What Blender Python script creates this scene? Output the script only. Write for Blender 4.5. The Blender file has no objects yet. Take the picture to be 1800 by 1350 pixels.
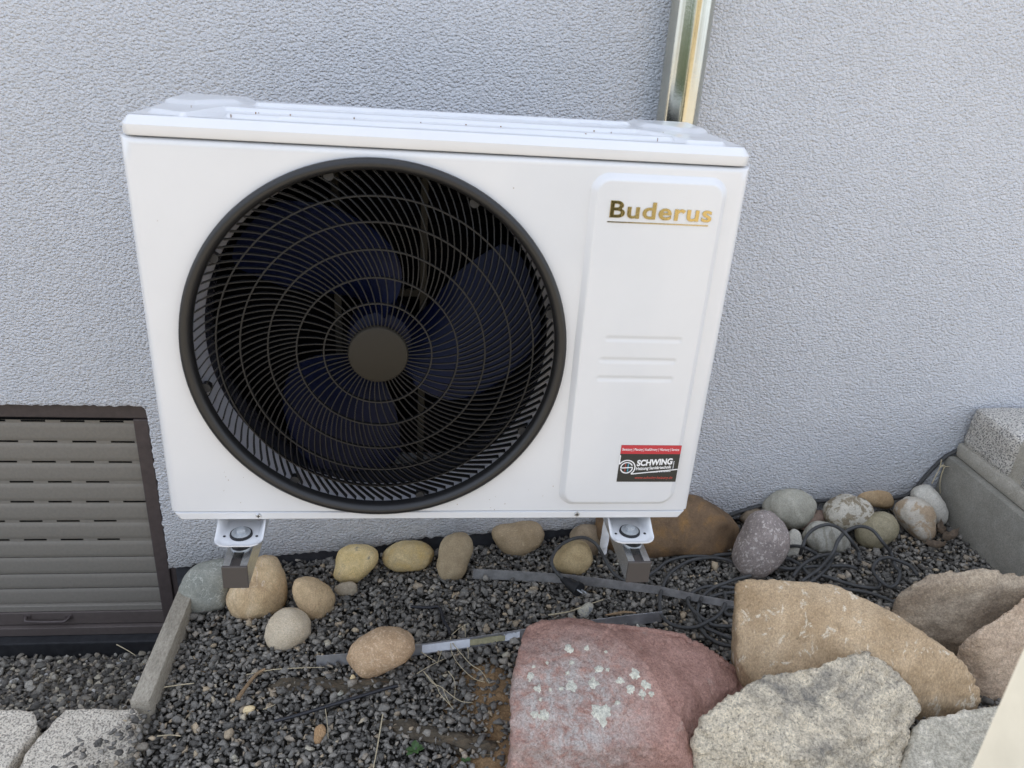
import bpy, bmesh, math, random
import numpy as np
from mathutils import Vector, Matrix, noise

random.seed(7)
RNG = np.random.default_rng(11)
SC = bpy.context.scene
COL = SC.collection
PI = math.pi

# ------------------------------------------------------------------ camera, light, exposure
cam = bpy.data.cameras.new('camera')
cam.sensor_width = 36.0
cam.lens = 27.4712
cam.clip_start = 0.02
cam.clip_end = 300
cam.dof.use_dof = True
cam.dof.focus_distance = 1.75
cam.dof.aperture_fstop = 5.2
camo = bpy.data.objects.new('camera', cam)
COL.objects.link(camo)
_r = ((0.992721, -0.016070, -0.119356), (-0.101724, 0.418654, -0.902431), (0.064471, 0.908004, 0.413972))
camo.matrix_world = Matrix.Translation(Vector((0.4552, -1.9246, 1.3865))) @ Matrix(_r).to_4x4()
SC.camera = camo

SUN_EL, SUN_AZ = 55.0, -25.0          # the sun stands behind the house: everything in view is in open shade
world = bpy.data.worlds.new('World')
SC.world = world
world.use_nodes = True
wn, wl = world.node_tree.nodes, world.node_tree.links
wn.clear()
wout = wn.new('ShaderNodeOutputWorld')
bg = wn.new('ShaderNodeBackground')
bg.inputs['Strength'].default_value = 0.13
sky = wn.new('ShaderNodeTexSky')
sky.sky_type = 'NISHITA'
sky.sun_disc = False
sky.sun_elevation = math.radians(SUN_EL)
sky.sun_rotation = math.radians(SUN_AZ)
sky.dust_density = 2.5
sky.air_density = 1.0
tc = wn.new('ShaderNodeTexCoord')
cn = wn.new('ShaderNodeTexNoise')
cn.inputs['Scale'].default_value = 2.6
cn.inputs['Detail'].default_value = 7
cn.inputs['Distortion'].default_value = 0.3
cr = wn.new('ShaderNodeValToRGB')
cr.color_ramp.elements[0].position = 0.36
cr.color_ramp.elements[1].position = 0.66
cr.color_ramp.elements[0].color = (.15, .15, .15, 1)
cr.color_ramp.elements[1].color = (.95, .95, .95, 1)
mx = wn.new('ShaderNodeMix')
mx.data_type = 'RGBA'
wl.new(tc.outputs['Generated'], cn.inputs['Vector'])
wl.new(cn.outputs['Fac'], cr.inputs['Fac'])
wl.new(cr.outputs['Color'], mx.inputs['Factor'])
wl.new(sky.outputs['Color'], mx.inputs['A'])
mx.inputs['B'].default_value = (6.3, 6.8, 7.8, 1)
wl.new(mx.outputs['Result'], bg.inputs['Color'])
wl.new(bg.outputs['Background'], wout.inputs['Surface'])

sun = bpy.data.lights.new('sun', 'SUN')
sun.energy = 3.3
sun.angle = math.radians(0.53)
sun.color = (1.0, .93, .82)
suno = bpy.data.objects.new('sun', sun)
COL.objects.link(suno)
_e, _a = math.radians(SUN_EL), math.radians(SUN_AZ)
sdir = Vector((math.sin(_a)*math.cos(_e), math.cos(_a)*math.cos(_e), math.sin(_e)))
suno.rotation_euler = sdir.to_track_quat('Z', 'Y').to_euler()
suno.location = (0, 8, 9)

SC.view_settings.view_transform = 'Standard'
SC.view_settings.look = 'None'
SC.view_settings.gamma = 1.0
SC.view_settings.use_curve_mapping = False
SC.view_settings.exposure = 1.2
SC.render.film_transparent = False

# ------------------------------------------------------------------ helpers
def link(o):
    COL.objects.link(o)
    return o

WORLDLOC = {}

def put(o, loc, parent=None):
    """place o at the world location loc, keeping it there under its parent"""
    o.location = loc
    WORLDLOC[o] = Vector(loc)
    if parent is not None:
        o.parent = parent
        o.matrix_parent_inverse = Matrix.Translation(-WORLDLOC[parent])
    return o

def thing(name, label, cat, loc=(0, 0, 0), group=None):
    o = link(bpy.data.objects.new(name, None))
    put(o, loc)
    o['label'] = label
    o['category'] = cat
    if group:
        o['group'] = group
    return o

def tag(o, label, cat, group=None):
    o['label'] = label
    o['category'] = cat
    if group:
        o['group'] = group
    return o

class MB:
    """collects geometry in world metres"""
    def __init__(self):
        self.v, self.f = [], []
    def add(self, vs, fs):
        n = len(self.v)
        self.v += [tuple(map(float, p)) for p in vs]
        self.f += [tuple(i+n for i in q) for q in fs]
        return self
    def box(self, lo, hi, ch=0.0):
        bm = bmesh.new()
        bmesh.ops.create_cube(bm, size=1.0)
        lo, hi = Vector(lo), Vector(hi)
        for w in bm.verts:
            w.co = Vector([(lo[i]+hi[i])/2+w.co[i]*(hi[i]-lo[i]) for i in range(3)])
        if ch > 0:
            bmesh.ops.bevel(bm, geom=bm.edges[:], offset=ch, segments=2, affect='EDGES', profile=0.5)
        bm.verts.index_update()
        self.add([w.co for w in bm.verts], [[w.index for w in q.verts] for q in bm.faces])
        bm.free()
        return self
    def cyl(self, p0, p1, r0, r1=None, n=24, caps=True):
        r1 = r0 if r1 is None else r1
        p0, p1 = Vector(p0), Vector(p1)
        d = (p1-p0).normalized()
        a = d.orthogonal().normalized()
        b = d.cross(a)
        vs = []
        for (p, r) in ((p0, r0), (p1, r1)):
            for k in range(n):
                t = 2*PI*k/n
                vs.append(p+a*(r*math.cos(t))+b*(r*math.sin(t)))
        fs = [(k, (k+1) % n, n+(k+1) % n, n+k) for k in range(n)]
        if caps:
            fs += [tuple(range(n-1, -1, -1)), tuple(range(n, 2*n))]
        return self.add(vs, fs)
    def tube(self, pts, r, n=8, smooth=True, taper=None):
        pts = [Vector(p) for p in pts]
        if smooth and len(pts) > 2:
            pts = spline(pts, 6)
        vs, fs = [], []
        prev = None
        m = len(pts)
        for i, p in enumerate(pts):
            d = (pts[min(i+1, m-1)]-pts[max(i-1, 0)])
            d = d.normalized() if d.length > 1e-9 else Vector((0, 0, 1))
            a = d.orthogonal().normalized() if prev is None else (prev-d*prev.dot(d)).normalized()
            prev = a
            b = d.cross(a)
            rr = r*(taper(i/(m-1)) if taper else 1)
            for k in range(n):
                t = 2*PI*k/n
                vs.append(p+a*(rr*math.cos(t))+b*(rr*math.sin(t)))
        for i in range(m-1):
            for k in range(n):
                fs.append((i*n+k, i*n+(k+1) % n, (i+1)*n+(k+1) % n, (i+1)*n+k))
        fs += [tuple(range(n-1, -1, -1)), tuple(range((m-1)*n, m*n))]
        return self.add(vs, fs)
    def mesh(self, name, mat, smooth=None):
        me = bpy.data.meshes.new(name)
        me.from_pydata(self.v, [], self.f)
        me.validate()
        if mat:
            me.materials.append(mat)
        if smooth is not None:
            me.shade_smooth()
            if smooth < 179:
                me.set_sharp_from_angle(angle=math.radians(smooth))
        me.update()
        return me
    def obj(self, name, mat, parent=None, smooth=None, origin=None):
        a = np.array(self.v)
        c = Vector(origin) if origin is not None else Vector(((a.max(0)+a.min(0))/2).tolist())
        self.v = (a-np.array(c)).tolist()
        o = link(bpy.data.objects.new(name, self.mesh(name, mat, smooth)))
        return put(o, c, parent)

def spline(pts, k):
    out = []
    n = len(pts)
    for i in range(n-1):
        p0, p1, p2, p3 = pts[max(i-1, 0)], pts[i], pts[i+1], pts[min(i+2, n-1)]
        for j in range(k):
            t = j/k
            out.append(0.5*((2*p1)+(p2-p0)*t+(2*p0-5*p1+4*p2-p3)*t*t+(3*p1-p0-3*p2+p3)*t**3))
    out.append(pts[-1])
    return out

def grid_faces(nu, nv, flip=False):
    fs = []
    for i in range(nu-1):
        for j in range(nv-1):
            q = (i*nv+j, (i+1)*nv+j, (i+1)*nv+j+1, i*nv+j+1)
            fs.append(q[::-1] if flip else q)
    return fs

def sstep(a, b, x):
    t = np.clip((x-a)/(b-a), 0, 1)
    return t*t*(3-2*t)

def sd_rbox(x, z, cx, cz, hx, hz, r):
    qx, qz = np.abs(x-cx)-hx+r, np.abs(z-cz)-hz+r
    return np.hypot(np.maximum(qx, 0), np.maximum(qz, 0))+np.minimum(np.maximum(qx, qz), 0)-r

def sd_seg(x, y, a, b):
    ax, ay = a
    bx, by = b
    dx, dy = bx-ax, by-ay
    t = np.clip(((x-ax)*dx+(y-ay)*dy)/(dx*dx+dy*dy), 0, 1)
    return np.hypot(x-ax-t*dx, y-ay-t*dy)

# ------------------------------------------------------------------ materials
def newmat(name):
    m = bpy.data.materials.new(name)
    m.use_nodes = True
    return m, m.node_tree.nodes, m.node_tree.links, m.node_tree.nodes['Principled BSDF']

def plain(name, col, rough=.5, metal=0.0, spec=.5, var=.0, vscale=40, bump=0, bscale=300, coat=0):
    m, n, l, b = newmat(name)
    b.inputs['Roughness'].default_value = rough
    b.inputs['Metallic'].default_value = metal
    b.inputs['Specular IOR Level'].default_value = spec
    b.inputs['Coat Weight'].default_value = coat
    b.inputs['Coat Roughness'].default_value = .08
    b.inputs['Base Color'].default_value = (*col, 1)
    if var or bump:
        t = n.new('ShaderNodeTexCoord')
        if var:
            x = n.new('ShaderNodeTexNoise')
            x.inputs['Scale'].default_value = vscale
            x.inputs['Detail'].default_value = 6
            x.inputs['Roughness'].default_value = .65
            r = n.new('ShaderNodeValToRGB')
            r.color_ramp.elements[0].position = .3
            r.color_ramp.elements[1].position = .7
            r.color_ramp.elements[0].color = tuple(c*(1-var) for c in col)+(1,)
            r.color_ramp.elements[1].color = tuple(min(1, c*(1+var)) for c in col)+(1,)
            l.new(t.outputs['Object'], x.inputs['Vector'])
            l.new(x.outputs['Fac'], r.inputs['Fac'])
            l.new(r.outputs['Color'], b.inputs['Base Color'])
        if bump:
            x = n.new('ShaderNodeTexNoise')
            x.inputs['Scale'].default_value = bscale
            x.inputs['Detail'].default_value = 4
            bp = n.new('ShaderNodeBump')
            bp.inputs['Strength'].default_value = 1
            bp.inputs['Distance'].default_value = bump
            l.new(t.outputs['Object'], x.inputs['Vector'])
            l.new(x.outputs['Fac'], bp.inputs['Height'])
            l.new(bp.outputs['Normal'], b.inputs['Normal'])
    return m

def stone(name, c1, c2, c3=None, scale=9, sf=2.4, speck=None, speck_amt=.5, speck_scale=260, speck_pos=.56, vein=None, vein_scale=6, vein_w=.03,
          band=None, band_scale=10, patch=None, patch_scale=5, patch_pos=.6, psoft=.05, grain=.16, spot=None, gain=1.12, bump=.0012, bscale=160, rough=.75, stretch=(1, 1, 1), pits=0.0):
    """natural stone: mottled base, optional bands, veins, crust patches and mineral specks"""
    scale, vein_scale, band_scale, patch_scale = scale*sf, vein_scale*sf, band_scale*sf, patch_scale*sf
    m, n, l, b = newmat(name)
    b.inputs['Roughness'].default_value = rough
    b.inputs['Specular IOR Level'].default_value = .3
    t = n.new('ShaderNodeTexCoord')
    mp = n.new('ShaderNodeMapping')
    mp.inputs['Scale'].default_value = stretch
    mp.inputs['Rotation'].default_value = (.4, .3, .5)
    oi = n.new('ShaderNodeObjectInfo')
    ad = n.new('ShaderNodeVectorMath')
    ad.operation = 'ADD'
    l.new(t.outputs['Object'], mp.inputs['Vector'])
    l.new(mp.outputs['Vector'], ad.inputs[0])
    l.new(oi.outputs['Random'], ad.inputs[1])
    vec = ad.outputs['Vector']
    def nz(sc, det=6, ro=.6, dist=0.0):
        x = n.new('ShaderNodeTexNoise')
        x.inputs['Scale'].default_value = sc
        x.inputs['Detail'].default_value = det
        x.inputs['Roughness'].default_value = ro
        x.inputs['Distortion'].default_value = dist
        l.new(vec, x.inputs['Vector'])
        return x.outputs['Fac']
    def ramp(src, p0, p1, a=(0, 0, 0, 1), bb=(1, 1, 1, 1)):
        r = n.new('ShaderNodeValToRGB')
        r.color_ramp.elements[0].position = p0
        r.color_ramp.elements[1].position = p1
        r.color_ramp.elements[0].color = a
        r.color_ramp.elements[1].color = bb
        l.new(src, r.inputs['Fac'])
        return r
    def mix(fac, a, bcol, k=None):
        x = n.new('ShaderNodeMix')
        x.data_type = 'RGBA'
        if k is not None:
            mm = n.new('ShaderNodeMath')
            mm.operation = 'MULTIPLY'
            mm.inputs[1].default_value = k
            l.new(fac, mm.inputs[0])
            fac = mm.outputs[0]
        l.new(fac, x.inputs['Factor'])
        l.new(a, x.inputs['A'])
        x.inputs['B'].default_value = (*bcol, 1)
        return x.outputs['Result']
    r = ramp(nz(scale, 8, .62, .4), .3, .7, (*c1, 1), (*c2, 1))
    if c3:
        e = r.color_ramp.elements.new(.5)
        e.color = (*c3, 1)
    col = r.outputs['Color']
    if band:
        w = n.new('ShaderNodeTexWave')
        w.inputs['Scale'].default_value = band_scale
        w.inputs['Distortion'].default_value = 11
        w.inputs['Detail'].default_value = 4
        w.inputs['Detail Scale'].default_value = 1.6
        l.new(vec, w.inputs['Vector'])
        col = mix(ramp(w.outputs['Fac'], .4, .95).outputs['Color'], col, band, .55)
    if patch:
        p = nz(patch_scale, 7, .68, .6)
        col = mix(ramp(p, patch_pos, patch_pos+psoft).outputs['Color'], col, patch, .85)
    if spot:
        (sx_, sy_, sz_), sr, sc_ = spot
        dn = n.new('ShaderNodeVectorMath')
        dn.operation = 'DISTANCE'
        dn.inputs[1].default_value = (sx_, sy_, sz_)
        l.new(t.outputs['Object'], dn.inputs[0])
        fall = ramp(dn.outputs['Value'], sr*.35, sr, (1, 1, 1, 1), (0, 0, 0, 1))
        mm = n.new('ShaderNodeMath')
        mm.operation = 'MULTIPLY'
        l.new(fall.outputs['Color'], mm.inputs[0])
        l.new(ramp(nz(34, 8, .75, .5), .38, .58).outputs['Color'], mm.inputs[1])
        col = mix(mm.outputs[0], col, sc_, .85)
    if vein:
        v = nz(vein_scale, 3, .5, 1.2)
        s = n.new('ShaderNodeMath')
        s.operation = 'SUBTRACT'
        s.inputs[1].default_value = .5
        l.new(v, s.inputs[0])
        a = n.new('ShaderNodeMath')
        a.operation = 'ABSOLUTE'
        l.new(s.outputs[0], a.inputs[0])
        col = mix(ramp(a.outputs[0], 0, vein_w, (1, 1, 1, 1), (0, 0, 0, 1)).outputs['Color'], col, vein, .65)
    if speck:
        col = mix(ramp(nz(speck_scale, 2, .5), speck_pos, speck_pos+.08).outputs['Color'], col, speck, speck_amt)
    fine = ramp(nz(320, 4, .7), .3, .75, (.94*gain, .91*gain, .86*gain, 1), (1.72*gain, 1.66*gain, 1.56*gain, 1))
    gm = n.new('ShaderNodeMix')
    gm.data_type = 'RGBA'
    gm.blend_type = 'MULTIPLY'
    gm.inputs['Factor'].default_value = grain
    l.new(col, gm.inputs['A'])
    l.new(ramp(nz(150, 5, .75), .36, .64, (.52, .52, .52, 1), (1.4, 1.4, 1.4, 1)).outputs['Color'], gm.inputs['B'])
    col = gm.outputs['Result']
    mu = n.new('ShaderNodeMix')
    mu.data_type = 'RGBA'
    mu.blend_type = 'MULTIPLY'
    mu.inputs['Factor'].default_value = 1
    l.new(col, mu.inputs['A'])
    l.new(fine.outputs['Color'], mu.inputs['B'])
    l.new(mu.outputs['Result'], b.inputs['Base Color'])
    h = nz(bscale, 6, .65)
    if pits:
        pv = n.new('ShaderNodeTexVoronoi')
        pv.inputs['Scale'].default_value = 45
        l.new(vec, pv.inputs['Vector'])
        pr = ramp(pv.outputs['Distance'], .05, .35)
        ma = n.new('ShaderNodeMath')
        ma.operation = 'MULTIPLY_ADD'
        ma.inputs[1].default_value = pits
        l.new(pr.outputs['Color'], ma.inputs[0])
        l.new(h, ma.inputs[2])
        h = ma.outputs[0]
    bp = n.new('ShaderNodeBump')
    bp.inputs['Strength'].default_value = 1
    bp.inputs['Distance'].default_value = bump
    l.new(h, bp.inputs['Height'])
    l.new(bp.outputs['Normal'], b.inputs['Normal'])
    return m

def plaster_mat():
    m, n, l, b = newmat('plaster')
    b.inputs['Roughness'].default_value = .9
    b.inputs['Specular IOR Level'].default_value = .2
    t = n.new('ShaderNodeTexCoord')
    def nz(sc, det, ro, dist=0.0, vec=None):
        x = n.new('ShaderNodeTexNoise')
        x.inputs['Scale'].default_value = sc
        x.inputs['Detail'].default_value = det
        x.inputs['Roughness'].default_value = ro
        x.inputs['Distortion'].default_value = dist
        l.new(vec or t.outputs['Object'], x.inputs['Vector'])
        return x.outputs['Fac']
    # the trowelled grain runs a little longer sideways
    mp = n.new('ShaderNodeMapping')
    mp.inputs['Scale'].default_value = (.8, 1, 1.1)
    mp.inputs['Rotation'].default_value = (0, .35, 0)
    l.new(t.outputs['Object'], mp.inputs['Vector'])
    big = nz(2.2, 5, .6)
    r = n.new('ShaderNodeValToRGB')
    r.color_ramp.elements[0].position = .3
    r.color_ramp.elements[1].position = .7
    r.color_ramp.elements[0].color = (.675, .688, .715, 1)
    r.color_ramp.elements[1].color = (.735, .748, .775, 1)
    l.new(big, r.inputs['Fac'])
    # soil splashes and painted-in warm bounce light along the wall foot, and faint weathering
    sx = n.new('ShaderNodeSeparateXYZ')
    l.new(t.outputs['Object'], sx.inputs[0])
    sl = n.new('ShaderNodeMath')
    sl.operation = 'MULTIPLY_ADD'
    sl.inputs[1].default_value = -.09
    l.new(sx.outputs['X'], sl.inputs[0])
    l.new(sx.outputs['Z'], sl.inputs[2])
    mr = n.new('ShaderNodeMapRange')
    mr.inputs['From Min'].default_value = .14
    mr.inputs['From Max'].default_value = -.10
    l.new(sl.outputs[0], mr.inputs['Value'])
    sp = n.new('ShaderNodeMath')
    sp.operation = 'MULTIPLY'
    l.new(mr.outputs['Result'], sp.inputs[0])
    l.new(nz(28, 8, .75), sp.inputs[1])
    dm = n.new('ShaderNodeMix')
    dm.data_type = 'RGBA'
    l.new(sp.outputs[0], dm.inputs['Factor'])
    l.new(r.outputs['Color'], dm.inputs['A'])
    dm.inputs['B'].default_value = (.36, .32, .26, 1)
    fv = n.new('ShaderNodeMix')
    fv.data_type = 'RGBA'
    fv.blend_type = 'MULTIPLY'
    fv.inputs['Factor'].default_value = 1
    fr = n.new('ShaderNodeValToRGB')
    fr.color_ramp.elements[0].position = .3
    fr.color_ramp.elements[1].position = .65
    fr.color_ramp.elements[0].color = (.86, .86, .86, 1)
    fr.color_ramp.elements[1].color = (1.05, 1.05, 1.05, 1)
    l.new(nz(260, 3, .7), fr.inputs['Fac'])
    l.new(dm.outputs['Result'], fv.inputs['A'])
    l.new(fr.outputs['Color'], fv.inputs['B'])
    l.new(fv.outputs['Result'], b.inputs['Base Color'])
    v = n.new('ShaderNodeTexVoronoi')
    v.feature = 'SMOOTH_F1'
    v.inputs['Scale'].default_value = 160
    v.inputs['Smoothness'].default_value = .35
    wv = n.new('ShaderNodeVectorMath')
    wv.operation = 'MULTIPLY_ADD'
    nn = n.new('ShaderNodeTexNoise')
    nn.inputs['Scale'].default_value = 140
    l.new(mp.outputs['Vector'], nn.inputs['Vector'])
    l.new(nn.outputs['Color'], wv.inputs[0])
    wv.inputs[1].default_value = (.007, .007, .007)
    l.new(mp.outputs['Vector'], wv.inputs[2])
    l.new(wv.outputs['Vector'], v.inputs['Vector'])
    a = n.new('ShaderNodeMath')
    a.operation = 'MULTIPLY_ADD'
    a.inputs[1].default_value = -1.5
    l.new(v.outputs['Distance'], a.inputs[0])
    nm = n.new('ShaderNodeMath')
    nm.operation = 'MULTIPLY'
    nm.inputs[1].default_value = .8
    l.new(nz(360, 4, .65, 0.0, mp.outputs['Vector']), nm.inputs[0])
    l.new(nm.outputs[0], a.inputs[2])
    bp = n.new('ShaderNodeBump')
    bp.inputs['Strength'].default_value = 1.0
    bp.inputs['Distance'].default_value = .0048
    l.new(a.outputs[0], bp.inputs['Height'])
    l.new(bp.outputs['Normal'], b.inputs['Normal'])
    return m

def gravel_mat(name, ramp_stops, rough=.75):
    m, n, l, b = newmat(name)
    b.inputs['Roughness'].default_value = rough
    b.inputs['Specular IOR Level'].default_value = .2
    g = n.new('ShaderNodeNewGeometry')
    r = n.new('ShaderNodeValToRGB')
    els = r.color_ramp.elements
    els[0].position, els[0].color = ramp_stops[0][0], (*ramp_stops[0][1], 1)
    els[1].position, els[1].color = ramp_stops[-1][0], (*ramp_stops[-1][1], 1)
    for p, c in ramp_stops[1:-1]:
        els.new(p).color = (*c, 1)
    l.new(g.outputs['Random Per Island'], r.inputs['Fac'])
    t = n.new('ShaderNodeTexCoord')
    x = n.new('ShaderNodeTexNoise')
    x.inputs['Scale'].default_value = 220
    x.inputs['Detail'].default_value = 5
    x.inputs['Roughness'].default_value = .7
    l.new(t.outputs['Object'], x.inputs['Vector'])
    r2 = n.new('ShaderNodeValToRGB')
    r2.color_ramp.elements[0].position = .3
    r2.color_ramp.elements[1].position = .75
    r2.color_ramp.elements[0].color = (.65, .65, .65, 1)
    r2.color_ramp.elements[1].color = (1.35, 1.33, 1.3, 1)
    l.new(x.outputs['Fac'], r2.inputs['Fac'])
    mu = n.new('ShaderNodeMix')
    mu.data_type = 'RGBA'
    mu.blend_type = 'MULTIPLY'
    mu.inputs['Factor'].default_value = 1
    l.new(r.outputs['Color'], mu.inputs['A'])
    l.new(r2.outputs['Color'], mu.inputs['B'])
    l.new(mu.outputs['Result'], b.inputs['Base Color'])
    bp = n.new('ShaderNodeBump')
    bp.inputs['Distance'].default_value = .0012
    l.new(x.outputs['Fac'], bp.inputs['Height'])
    l.new(bp.outputs['Normal'], b.inputs['Normal'])
    return m

M = {}
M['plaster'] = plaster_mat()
M['plinth'] = plain('plinth', (.045, .045, .05), .9, var=.3)
M['white'] = plain('white_paint', (.665, .67, .675), .28, spec=.5, coat=.4, var=.02, vscale=8)
M['foot_white'] = plain('white_foot', (.74, .74, .74), .35, coat=.2)
M['black'] = plain('black_plastic', (.012, .0116, .0116), .40, spec=.5, bump=.0002, bscale=900)
M['rib'] = plain('grille_plastic', (.0075, .0074, .0075), .45, spec=.35)
M['hub'] = plain('hub_plastic', (.021, .0175, .012), .55, spec=.25, bump=.0001, bscale=1200)
M['duct'] = plain('duct_paint', (.06, .06, .075), .16, coat=.4, var=.08, vscale=15)
M['lip'] = plain('lip_paint', (.66, .66, .70), .22, coat=.5)
M['blade'] = plain('blade_plastic', (.0021, .0048, .024), .42, spec=.2, var=.25, vscale=30, bump=.0006, bscale=60)
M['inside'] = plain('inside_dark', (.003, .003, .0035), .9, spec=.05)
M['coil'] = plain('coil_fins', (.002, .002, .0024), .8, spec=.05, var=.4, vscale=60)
M['strut'] = plain('strut_paint', (.035, .031, .024), .7, spec=.1)
M['gold'] = plain('gold_foil', (.46, .36, .16), .10, metal=1, bump=.00012, bscale=300)
M['zinc'] = plain('zinc', (.78, .80, .82), .26, metal=.9, var=.12, vscale=90)
M['bolt'] = plain('bolt_steel', (.50, .52, .53), .45, metal=.5, var=.15, vscale=150)
M['rubber'] = plain('rubber', (.012, .012, .013), .6)
M['cap'] = plain('cap_plastic', (.075, .064, .057), .5)
M['pipe'] = plain('pipe_steel', (.50, .50, .44), .15, metal=1, var=.06, vscale=25, bump=.00008, bscale=200)
M['slat'] = plain('slat_alu', (.228, .207, .174), .55, var=.08, vscale=120, bump=.00025, bscale=500)
M['frame'] = plain('frame_brown', (.08, .062, .057), .5, var=.18, vscale=50)
M['bar'] = plain('bar_brown', (.12, .098, .088), .45, var=.1, vscale=60)
M['dark_gap'] = plain('dark_gap', (.008, .008, .008), .9)
M['sill_board'] = plain('sill_board', (.022, .022, .024), .7, var=.4, vscale=40, bump=.001, bscale=120)
M['curb'] = stone('curb_board', (.22, .20, .165), (.31, .285, .24), scale=18, speck=(.12, .11, .09), speck_amt=.4, bump=.0015, stretch=(1, .3, 1), rough=.85)
M['concrete'] = stone('concrete', (.17, .165, .145), (.235, .228, .205), scale=7, speck=(.11, .11, .10), speck_amt=.3, bump=.0006, bscale=220, rough=.9)
M['mortar'] = stone('mortar', (.26, .25, .22), (.34, .325, .29), scale=12, bump=.001, rough=.9)
M['granite'] = stone('granite', (.30, .29, .27), (.42, .41, .39), scale=60, speck=(.05, .05, .052), speck_amt=.8, speck_scale=240, speck_pos=.50, gain=1.3, bump=.003, bscale=110, rough=.8)
M['granite_warm'] = stone('granite_warm', (.30, .275, .235), (.43, .40, .35), scale=40, speck=(.10, .09, .08), speck_amt=.75, speck_scale=230, speck_pos=.51, gain=1.3, bump=.003, bscale=120, rough=.8)
M['cable'] = plain('cable_rubber', (.055, .054, .052), .62, var=.2, vscale=40)
M['hose'] = plain('hose_black', (.02, .02, .024), .5)
M['corrugated'] = plain('corrugated_white', (.75, .74, .72), .45)
M['edging'] = plain('edging_alu', (.55, .55, .57), .42, metal=.85, var=.25, vscale=30)
M['edging_dull'] = plain('edging_dull', (.28, .27, .26), .55, metal=.5, var=.3, vscale=40)
M['labelpaper'] = plain('label_paper', (.36, .33, .20), .8, var=.25, vscale=70)
M['labelwhite'] = plain('label_white', (.72, .74, .78), .7, var=.08, vscale=60)
M['straw'] = plain('straw', (.52, .44, .29), .8, var=.2, vscale=80)
M['twig'] = plain('twig', (.27, .18, .10), .85, var=.3, vscale=80, bump=.001, bscale=200)
M['bark'] = stone('bark', (.04, .034, .026), (.10, .076, .050), (.06, .05, .037), scale=26, patch=(.17, .095, .05), patch_scale=11, patch_pos=.64, bump=.006, bscale=70, rough=.9, stretch=(.35, 1, 1))
M['leaf'] = plain('dry_leaf', (.20, .15, .105), .8, var=.35, vscale=60)
M['weed'] = plain('weed_leaf', (.05, .10, .028), .6, var=.3, vscale=60)
M['soil'] = stone('soil', (.028, .026, .024), (.05, .046, .040), scale=14, patch=(.20, .11, .05), patch_scale=3, patch_pos=.72, bump=.006, bscale=70, rough=.95)
M['sand'] = stone('sand', (.14, .092, .05), (.25, .165, .09), (.19, .125, .067), scale=40, bump=.004, bscale=150, rough=.95)
M['red'] = plain('sticker_red', (.50, .035, .045), .4)
M['stickerblack'] = plain('sticker_black', (.030, .030, .026), .4)
M['print_white'] = plain('print_white', (.82, .82, .82), .5)
M['print_red'] = plain('print_red', (.42, .075, .055), .5)
M['print_blue'] = plain('print_blue', (.10, .42, .58), .5)
M['cream'] = plain('cream_paint', (.50, .485, .42), .5, var=.10, vscale=9)
M['paving'] = plain('paving', (.47, .41, .32), .9, var=.12, vscale=9, bump=.002, bscale=60)  # pale warm tone chosen to bounce sunlight onto unit and wall
M['added_hedge'] = plain('hedge_green', (.035, .055, .018), .8, var=.5, vscale=6)
M['added_shrub'] = plain('shrub_green', (.012, .018, .008), .8, var=.4, vscale=9)
M['wall_far'] = plain('wall_far', (.62, .50, .30), .9, var=.05, vscale=1)
M['roof_far'] = plain('roof_far', (.25, .09, .05), .8, var=.2, vscale=4)
M['glass_far'] = plain('glass_far', (.03, .04, .05), .1)

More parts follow.
